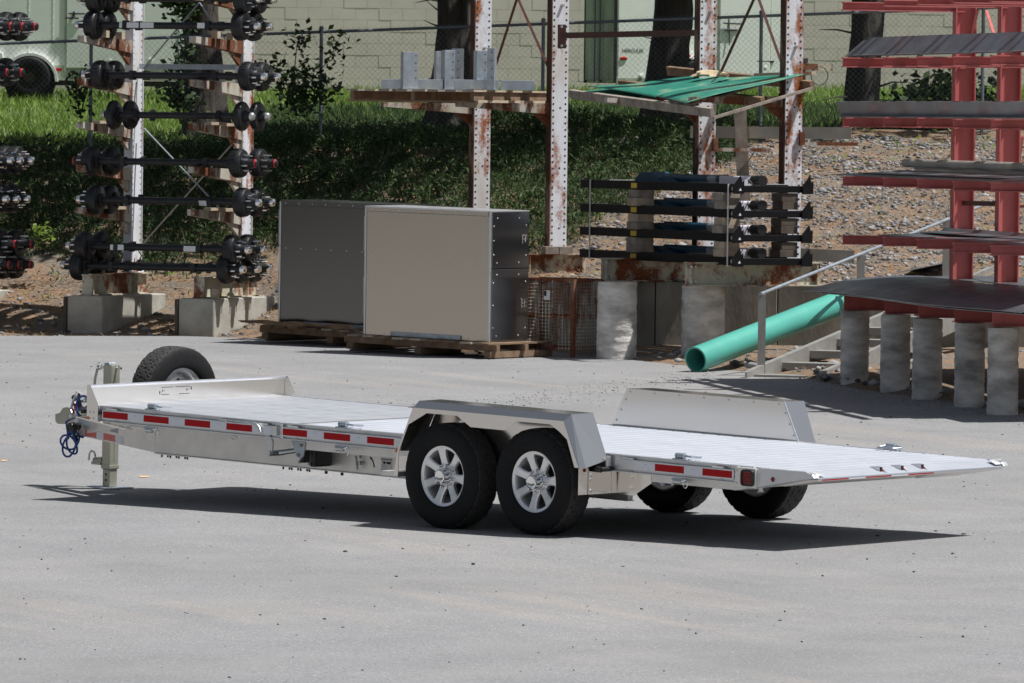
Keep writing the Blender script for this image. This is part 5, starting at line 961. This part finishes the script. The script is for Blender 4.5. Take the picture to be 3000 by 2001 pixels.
# ---------------------------------------------------------------- fenders
NV = -.272
op = [(3.430, -.19), (3.462, -.008), (3.615, .322), (5.130, .322), (5.286, -.003), (5.245, -.003), (5.166, .192), (5.089, .245), (4.997, .291), (4.672, .290), (4.549, .217), (4.204, .218), (4.064, .291), (3.754, .290), (3.572, .195), (3.478, -.008), (3.474, -.185)]
def fender(near):
    f = bpy.data.objects.new('fender', None); COL.objects.link(f); f.parent = TRL
    yo = NV if near else WDT - NV; s = 1 if near else -1; yi = -.004 if near else WDT + .004; e = 0 if near else -.058
    def Q(name, vs, fs): q = MB(); q.add(vs, fs if near else [tuple(reversed(k)) for k in fs]); return q.build(name, 'sheet_metal', f)
    MB().prism([(x + e, z) for x, z in op], 'y', yo, yo + s * .004).build('side_panel', 'sheet_metal', f)
    c = .040; xf, xr = 3.640 + e, 5.166 + e; fi = xf if near else 3.525
    Q('chamfer', [(3.615 + e, yo, .3225), (5.130 + e, yo, .3225), (xr, yo + s * c, .372), (xf, yo + s * c, .372)], [(0, 1, 2, 3)])
    Q('top_panel', [(xf, yo + s * c, .3725), (xr, yo + s * c, .3725), (xr, yi, .3745), (fi, yi, .3745)], [(0, 1, 2, 3)])
    Q('rear_panel', [(xr + .0005, yo + s * c, .3722), (5.1325 + e, yo, .322), (5.290 + e, yo, -.004), (5.318 + e, yo + s * c, -.004), (5.318 + e, yi, .046 if near else -.01), (xr + .0005, yi, .3742)], [(0, 1, 2, 3), (0, 3, 4, 5)])
    Q('front_panel', [(xf - .0005, yo + s * c, .3722), (3.6145 + e, yo, .322), (3.461 + e, yo, -.008), (3.452 + e, yo + s * c, -.008), (3.43 if near else 3.33, yi, -.02), (fi - .0005, yi, .3742)], [(3, 2, 1, 0), (5, 4, 3, 0)])
    q = MB(); pi_ = [(3.43, -.03), (xf, .3735), (xr, .3735), (5.318, .04), (5.30, -.2), (3.43, -.2)] if near else [(3.37, .084), (fi, .3735), (xr, .3735), (5.257, .084), (5.257, -.2), (3.37, -.2)]
    q.prism(pi_, 'y', yi, yi - s * .003); q.build('inner_panel', 'sheet_metal', f)
    r = MB()
    if not near:
        for k in range(7): r.lathe([(0, .006), (.007, .004), (.009, 0)], 8, TR(3.56 + k * .25, yi - .0002, .352) @ Matrix.Rotation(math.pi / 2, 4, 'X'))
        for k in range(3):
            r.lathe([(0, .006), (.007, .004), (.009, 0)], 8, TR(3.425 + .045 * k, yi - .0002, .13 + .08 * k) @ Matrix.Rotation(math.pi / 2, 4, 'X')); r.lathe([(0, .006), (.007, .004), (.009, 0)], 8, TR(5.215 - .043 * k, yi - .0002, .13 + .08 * k) @ Matrix.Rotation(math.pi / 2, 4, 'X'))
        r.build('rivet', 'zinc', f)
        MB().prism([(xr - .003, .3765), (xr + .012, .3765), (5.272, .088), (5.256, .088)], 'y', yi - .008, yi - .0005).build('trim_edge', 'rail_metal', f)
    return f
fn = fender(True); ff = fender(False)
# front step and rear splash plate of the near fender
q = MB(); q.prism([(3.285, -.06), (3.43, -.055), (3.43, -.175), (3.30, -.155)], 'y', -.10, -.095); q.build('bracket_plate', 'sheet_metal', fn); B('step', 'mill_metal', 3.27, 3.44, -.24, -.02, -.200, -.165, .003, fn)
B('splash_plate', 'sheet_metal', 5.2865, 5.292, NV, NV + .10, -.197, -.005, 0, fn); B('splash_plate', 'sheet_metal', 5.295, 5.300, NV + .095, .098, -.197, -.03, 0, fn)
q = MB().prism([(5.301, -.036), (5.688, -.036), (5.688, -.10), (5.52, -.20), (5.301, -.20)], 'y', .06, .064); q.build('splash_plate', 'sheet_metal', fn)
q = MB()
for y, z in ((NV + .115, -.06), (NV + .115, -.17), (.07, -.06), (.07, -.17), (NV + .11, -.09)): q.lathe([(0, .008), (.010, .006), (.013, 0)], 10, TR(5.300, y, z) @ AXX)
q.build('bolt', 'zinc', fn); q = MB().cyl((5.301, -.10, -.018), (5.345, -.10, -.018), .022, 14); q.cyl((5.335, -.10, -.018), (5.335, .03, -.018), .018, 12); q.build('rubber_bumper', 'black_plastic', fn)
MB().lathe([(0, .010), (.010, .008), (.014, 0)], 12, TR(5.293, NV + .055, -.022) @ AXX).build('marker_lamp', 'lens_red', fn); B('marker_lamp', 'lens_amber', 3.425, 3.436, -.255, -.235, -.02, .005, .002, fn)
B('hinge_tab', 'rail_metal', 5.32, 5.335, -.03, .015, .0, .075, .002, fn)
for k in (3.55, 5.0): B('fender_stay', 'sheet_metal', k, k + .04, -.26, -.01, .315, .325, 0, fn)
# ---------------------------------------------------------------- tail
for near in (1, 0):
    y0, y1 = (-.012, .10) if near else (WDT - .10, WDT + .012); fy = y0 if near else y1; s = -1 if near else 1
    B('tail_light_box', 'mill_metal', 6.551, 6.746, y0, y1, -.055, .082, .004)
    q = MB(); pr = [(6.746, .088), (7.205, .0915), (7.262, .078), (7.285, .052), (7.235, .045), (6.53, -.087), (6.53, -.056), (6.746, -.056)]; yy = (.004, .055) if near else (WDT - .055, WDT - .004); q.prism(pr, 'y', *yy); q.build('tail_wedge', 'rail_metal', TRL, .002)
    if near:
        q = MB(); n = 28; o_ = []; i_ = []
        def sq(rw, rh, k): a = 2 * math.pi * k / n; c, d_ = math.cos(a), math.sin(a); e = .42; return (6.676 + rw * math.copysign(abs(c) ** e, c), .014 + rh * math.copysign(abs(d_) ** e, d_))
        V = [(x, -.0125, z) for x, z in (sq(.060, .060, k) for k in range(n))] + [(x, -.030, z) for x, z in (sq(.058, .058, k) for k in range(n))] + [(x, -.030, z) for x, z in (sq(.046, .046, k) for k in range(n))] + [(x, -.022, z) for x, z in (sq(.045, .045, k) for k in range(n))]
        q.add(V, [(i * n + k, i * n + (k + 1) % n, (i + 1) * n + (k + 1) % n, (i + 1) * n + k) for i in range(3) for k in range(n)], True); tl = q.build('tail_light', 'black_plastic', TRL); q = MB(); q.add([(x, -.0225, z) for x, z in (sq(.045, .045, k) for k in range(n))], [tuple(range(n))])
        for a in range(4):
            for b in range(4): q.lathe([(0, .006), (.005, .004), (.008, 0)], 8, TR(6.649 + .018 * a, -.0227, -.013 + .018 * b) @ Matrix.Rotation(math.pi / 2, 4, 'X'))
        q.build('lens', 'lens_red', tl); q = MB()
        for z in (-.03, .06): q.lathe([(0, .005), (.006, .003), (.008, 0)], 8, TR(6.57, -.0125, z) @ Matrix.Rotation(math.pi / 2, 4, 'X'))
        q.build('rivet', 'zinc', TRL); q = MB().lathe([(0, .014), (.010, .012), (.014, .004), (.018, .0)], 14, TR(6.895, .0035, .018) @ Matrix.Rotation(math.pi / 2, 4, 'X')); q.build('marker_lamp', 'lens_red', TRL)
    for k in range(3): MB().prism([(7.19 + k * .022, .086 - .006 * k), (7.205 + k * .022, .094 - .008 * k), (7.222 + k * .022, .082 - .009 * k)], 'y', *((.0, .13) if near else (WDT - .13, WDT))).build('weld_bead', 'rail_metal', TRL)
q = MB(); q.prism([(XE - .004, DK - .004), (7.272, .050), (7.272, .040), (XE - .004, .030)], 'y', .056, WDT - .056); q.build('ramp_lip', 'deck_metal', TRL)
q = MB(); q.prism([(6.95, .012), (7.27, .039), (7.268, .028), (6.95, -.03)], 'y', .06, WDT - .06); q.build('rear_beam', 'mill_metal', TRL)
for a, b, m in ((.10, .38, 'tape_red'), (.38, .56, 'tape_white'), (.56, .84, 'tape_red'), (.84, 1.02, 'tape_white'), (1.02, 1.30, 'tape_red')): q = MB().add([(7.2735, a, .039), (7.2735, b, .039), (7.2725, b, .031), (7.2725, a, .031)], [(3, 2, 1, 0)]); q.build('reflective_tape', m, TRL)
q = MB(); q.prism([(7.12, .0), (7.26, .026), (7.12, -.015)], 'y', 1.28, 1.75); q.build('hook_plate', 'mill_metal', TRL)
for v_ in (.80, 1.03, 1.25):
    q = MB(); q.prism([(7.10, DK), (7.19, .098), (7.262, .056), (7.255, .05), (7.10, DK - .03)], 'y', v_, v_ + .012); q.prism([(7.12, DK), (7.205, .098), (7.215, .098), (7.222, .05), (7.12, .06)], 'y', v_ - .028, v_ - .002); lm = q.build('lamp_tab', 'rail_metal', TRL, .001); B('lamp_housing', 'black_plastic', 7.2155, 7.2235, v_ - .026, v_ - .003, .056, .094, 0, lm); B('lens', 'plastic_red', 7.2236, 7.2265, v_ - .019, v_ - .011, .068, .082, 0, lm)
# ---------------------------------------------------------------- tie-down rings and latches
def ring(x, near):
    y = .03 if near else WDT - .03; q = MB(); q.cyl((x - .045, y, DK + .031), (x + .035, y, DK + .031), .021, 16); q.box(x - .065, x + .075, y - .028, y + .028, DK + .003, DK + .012); r = q.build('tie_down', 'galvanised', TRL, .002)
    q = MB().path([(x + .03, y, DK + .036), (x + .10, y, DK + .028), (x + .13, y + (.05 if near else -.05), DK + .026), (x + .10, y + (.10 if near else -.10), DK + .024), (x - .05, y + (.10 if near else -.10), DK + .02), (x - .07, y + (.05 if near else -.05), DK + .024), (x - .05, y, DK + .030)], .0075, 8); q.build('ring', 'galvanised', r)
def latch(x):
    B('latch_plate', 'galvanised', x - .06, x + .05, -.004, .012, -.052, -.038, .001); q = MB().cyl((x - .045, .004, -.062), (x + .03, .004, -.062), .018, 12); q.build('latch_barrel', 'zinc', TRL); q = MB().path([(x + .075 + .022 * math.cos(a), -.004, -.072 + .030 * math.sin(a)) for a in [i * .45 for i in range(14)]], .0045, 6, True); q.cyl((x + .03, .0, -.058), (x + .08, .0, -.044), .007, 8); q.path([(x - .05, .0, -.06), (x - .062, -.002, -.075), (x - .055, -.002, -.09), (x - .042, 0, -.08)], .004, 6); q.build('pull_ring', 'chrome', TRL)
for x in (.53, 2.60, 6.00): ring(x, True); latch(x)
for x in (2.36, 6.20): ring(x, False)
q = MB().path([(1.32, .02, .072), (1.55, .01, .070), (1.70, -.012, .068), (1.74, -.012, .045), (1.76, -.012, .0)], .011, 8); q.build('latch_lever', 'zinc', TRL); B('latch_bracket', 'zinc', 1.28, 1.36, .0, .02, .062, .080, .002)
q = MB().path([(1.40 + .06 + .03 * math.cos(a), -.002, -.055 + .014 * math.sin(a)) for a in [i * .45 for i in range(14)]], .0045, 6, True); q.build('pull_ring', 'zinc', TRL)
# tilt lock and hydraulic linkage
q = MB(); q.prism([(1.775, .0), (1.815, -.005), (1.855, -.055), (1.850, -.165), (1.805, -.165), (1.805, -.07), (1.765, -.02)], 'y', .02, .032); q.build('lock_lever', 'zinc', TRL, .002)
q = MB().cyl((1.83, .0, -.15), (1.83, .16, -.15), .020, 12); q.cyl((1.83, .10, -.15), (1.99, .24, -.115), .020, 12); q.build('lock_pin', 'zinc', TRL)
q = MB(); q.prism([(1.90, -.155), (1.93, -.16), (2.0, -.10), (2.02, -.045), (1.95, -.045), (1.90, -.09)], 'y', .24, .262); q.build('pivot_arm', 'galvanised', TRL, .003); B('pivot_pad', 'black_plastic', 1.90, 1.945, .265, .329, -.225, -.05, .008)
q = MB(); q.prism([(1.98, -.045), (2.13, -.045), (2.12, -.15), (2.08, -.185), (2.04, -.15)], 'y', .09, .098); q.build('pivot_bracket', 'galvanised', TRL); B('pivot_pad', 'black_plastic', 2.12, 2.18, .15, .329, -.235, -.07, .012); q = MB()
for x, y, z in ((1.93, .24, -.215), (2.0, .235, -.075), (1.925, .235, -.075), (2.09, .088, -.075), (2.06, .088, -.15), (2.13, .145, -.215)): q.lathe([(0, .016), (.011, .015), (.014, 0)], 6, TR(x, y, z) @ Matrix.Rotation(math.pi / 2, 4, 'X'))
q.build('bolt', 'zinc_yellowed', TRL)
q = MB().cyl((2.50, .328, -.19), (2.50, .295, -.19), .014, 10); q.bar((2.47, .29, -.135), (2.49, .29, -.235), .008, .022, (0, 1, 0)); q.build('valve_handle', 'zinc', TRL)
q = MB().path([(2.57 + .06 * math.sin(a), .3285, -.215 + .085 * math.cos(a) - .01) for a in [.25 + i * .13 for i in range(10)]], .0045, 5); q.prism([(2.585, -.135), (2.605, -.145), (2.59, -.155)], 'y', .326, .329); q.build('arrow_decal', 'ink', TRL)
lb = B('warning_label', 'label_white', 2.70, 2.815, .327, .3292, -.245, -.105); B('label_head', 'label_orange', 2.70, 2.815, .3262, .3268, -.128, -.105, 0, lb); B('label_bar', 'ink', 2.70, 2.815, .3262, .3268, -.147, -.141, 0, lb)
for a, b_ in ((2.712, 2.752), (2.762, 2.805)): B('label_picture', 'ink', a, b_, .3262, .3268, -.178, -.160, 0, lb)
for k in range(7): B('label_text', 'sheet_steel', 2.708, 2.75 + .012 * (k * 3 % 5), .3262, .3268, -.186 - .008 * k, -.183 - .008 * k, 0, lb)
# ---------------------------------------------------------------- jack
JX, JY = -1.03, 1.04
def jl(z0, z1, h, mat, name, bev=.004): return B(name, mat, JX - h, JX + h, JY - h, JY + h, z0, z1, bev)
jk = jl(-.515, .315, .047, 'zinc_yellowed', 'jack_tube'); jl(-.652, -.516, .041, 'zinc_yellowed', 'jack_leg'); B('jack_collar', 'zinc_yellowed', JX - .052, JX + .052, JY - .052, JY + .052, -.508, -.480, .003)
B('jack_seam', 'zinc', JX + .048, JX + .05, JY - .002, JY + .002, -.45, .31)
q = MB().add([(JX - .155, JY - .10, -.655), (JX + .12, JY - .10, -.655), (JX + .15, JY + .12, -.655), (JX - .13, JY + .12, -.655)], [(0, 1, 2, 3)]); o = q.build('jack_foot', 'galvanised', TRL); md = o.modifiers.new('s', 'SOLIDIFY'); md.thickness = .010
q = MB()
for z in (-.555, -.60): q.lathe([(0, .0), (.011, .0)], 12, TR(JX, JY - .0415, z) @ Matrix.Rotation(math.pi / 2, 4, 'X'))
q.build('pin_hole', 'ink', TRL)
q = MB(); q.prism([(JX - .045, .316), (JX + .02, .316), (JX + .01, .335), (JX - .045, .328)], 'y', JY - .04, JY + .03); q.build('jack_cap', 'galvanised', TRL, .003); q = MB().cyl((JX - .10, JY - .02, .285), (JX - .048, JY - .02, .285), .014, 12); q.cyl((JX + .048, JY + .01, .29), (JX + .10, JY + .01, .29), .009, 10); q.lathe([(.010, -.01), (.030, -.01), (.034, .0), (.030, .012), (.0, .012)], 20, TR(JX - .115, JY - .03, .295) @ AXY); q.build('jack_gear', 'chrome', TRL)
q = MB().path([(JX - .11, JY - .05, .28), (JX - .125, JY - .06, .20), (JX - .135, JY - .06, .12), (JX - .15, JY - .06, .06)], .011, 8); q.build('jack_handle', 'zinc_yellowed', TRL)
q = MB(); q.cyl((JX - .145, JY - .03, -.455), (JX - .048, JY - .03, -.445), .026, 12); q.box(JX - .165, JX - .06, JY - .05, JY - .01, -.485, -.462); q.build('pin_housing', 'zinc_yellowed', TRL); q = MB().path([(JX - .135 + .035 * math.cos(a) - .02, JY - .05, -.425 + .045 * math.sin(a)) for a in [i * .35 for i in range(10)]] + [(JX - .195, JY - .05, -.455)], .009, 8); q.build('pull_hook', 'zinc', TRL)
# hydraulic unit, plug and blue hose at the nose
q = MB().cyl((-1.24, .98, .0), (-1.24, 1.16, .0), .055, 20); q.lathe([(0, .04), (.03, .035), (.055, .0)], 20, TR(-1.24, .98, .0) @ Matrix.Rotation(math.pi / 2, 4, 'X')); q.build('pump_motor', 'chrome', TRL); B('pump_block', 'galvanised', -1.36, -1.26, .98, 1.12, -.075, .02, .006)
q = MB(); q.cyl((-1.40, 1.0, .02), (-1.43, 1.0, .035), .02, 10); q.cyl((-1.33, .97, -.03), (-1.33, .97, .07), .012, 8); q.cyl((-1.22, .93, -.05), (-1.22, .93, -.08), .03, 10); q.build('pump_fitting', 'black_plastic', TRL)
for x, z in ((-1.41, -.055), (-1.30, -.11), (-1.37, -.02)): MB().cyl((x, .96, z), (x + .035, .955, z - .03), .014, 10).build('handle_grip', 'plastic_red', TRL)
q = MB().path([(-1.33, .97, .06), (-1.36, .94, .02), (-1.38, .93, -.06), (-1.35, .92, -.11)], .009, 8); q.path([(-1.39, .98, -.01), (-1.35, .95, -.07), (-1.30, .93, -.10), (-1.36, .9, -.13)], .008, 8); q.path([(-1.28, .96, .06), (-1.32, .94, .09), (-1.35, .93, .03)], .006, 8); q.build('metal_line', 'zinc', TRL)
H_ = []
for i in range(26): a = math.radians(70 + i * 8); H_.append((-1.24 + .085 * math.cos(a), .94, -.03 + .085 * math.sin(a)))
MB().path(H_, .009, 8).build('hydraulic_hose', 'hose_blue', TRL)
H_ = [(-1.335, .92, -.12), (-1.40, .90, -.16), (-1.385, .90, -.22), (-1.36, .89, -.29)]
for i in range(64):
    a = math.radians(100 + i * 17.5); r1, r2 = .075 + .022 * math.sin(i * .33), .078 + .020 * math.cos(i * .29); H_.append((-1.315 + .035 * math.sin(i * .21) + r1 * math.cos(a), .885 + .012 * math.sin(i * .5), -.335 + .03 * math.cos(i * .19) + r2 * math.sin(a)))
H_ += [(-1.20, .9, -.27), (-1.18, .93, -.22)]
MB().path(H_, .0085, 8).build('hydraulic_hose', 'hose_blue', TRL)
q = MB().lathe([(0, .05), (.034, .05), (.038, .035), (.038, .0), (.030, -.02), (.028, -.05)], 20, TR(-1.235, .84, -.185) @ Matrix.Rotation(math.pi / 2, 4, 'X')); q.path([(-1.235, .85, -.2), (-1.22, .84, -.25), (-1.20, .86, -.26)], .010, 8); q.build('plug_socket', 'black_plastic', TRL); q = MB().cyl((-1.30, .9, -.26), (-1.26, .9, -.31), .018, 10); q.build('hose_clip', 'black_plastic', TRL)
B('plug_bracket', 'galvanised', -1.21, -1.05, .846, .852, -.165, -.12, .002)
# ================================================================ tidy: pieces too small to pick apart stay joined
SMALL = {'rivet', 'bolt', 'stud', 'hole', 'pin_hole', 'vent_hole', 'lug_nuts', 'knockout_slot', 'stake_pocket', 'panel_seam', 'metal_line', 'frame_bar', 'pull_ring', 'arrow_decal', 'pump_fitting', 'latch', 'jack_gear', 'lens', 'latch_handle'}
for o in COL.objects:
    if o.parent is not None and o.name.split('.')[0] in SMALL: o['kind'] = 'stuff'
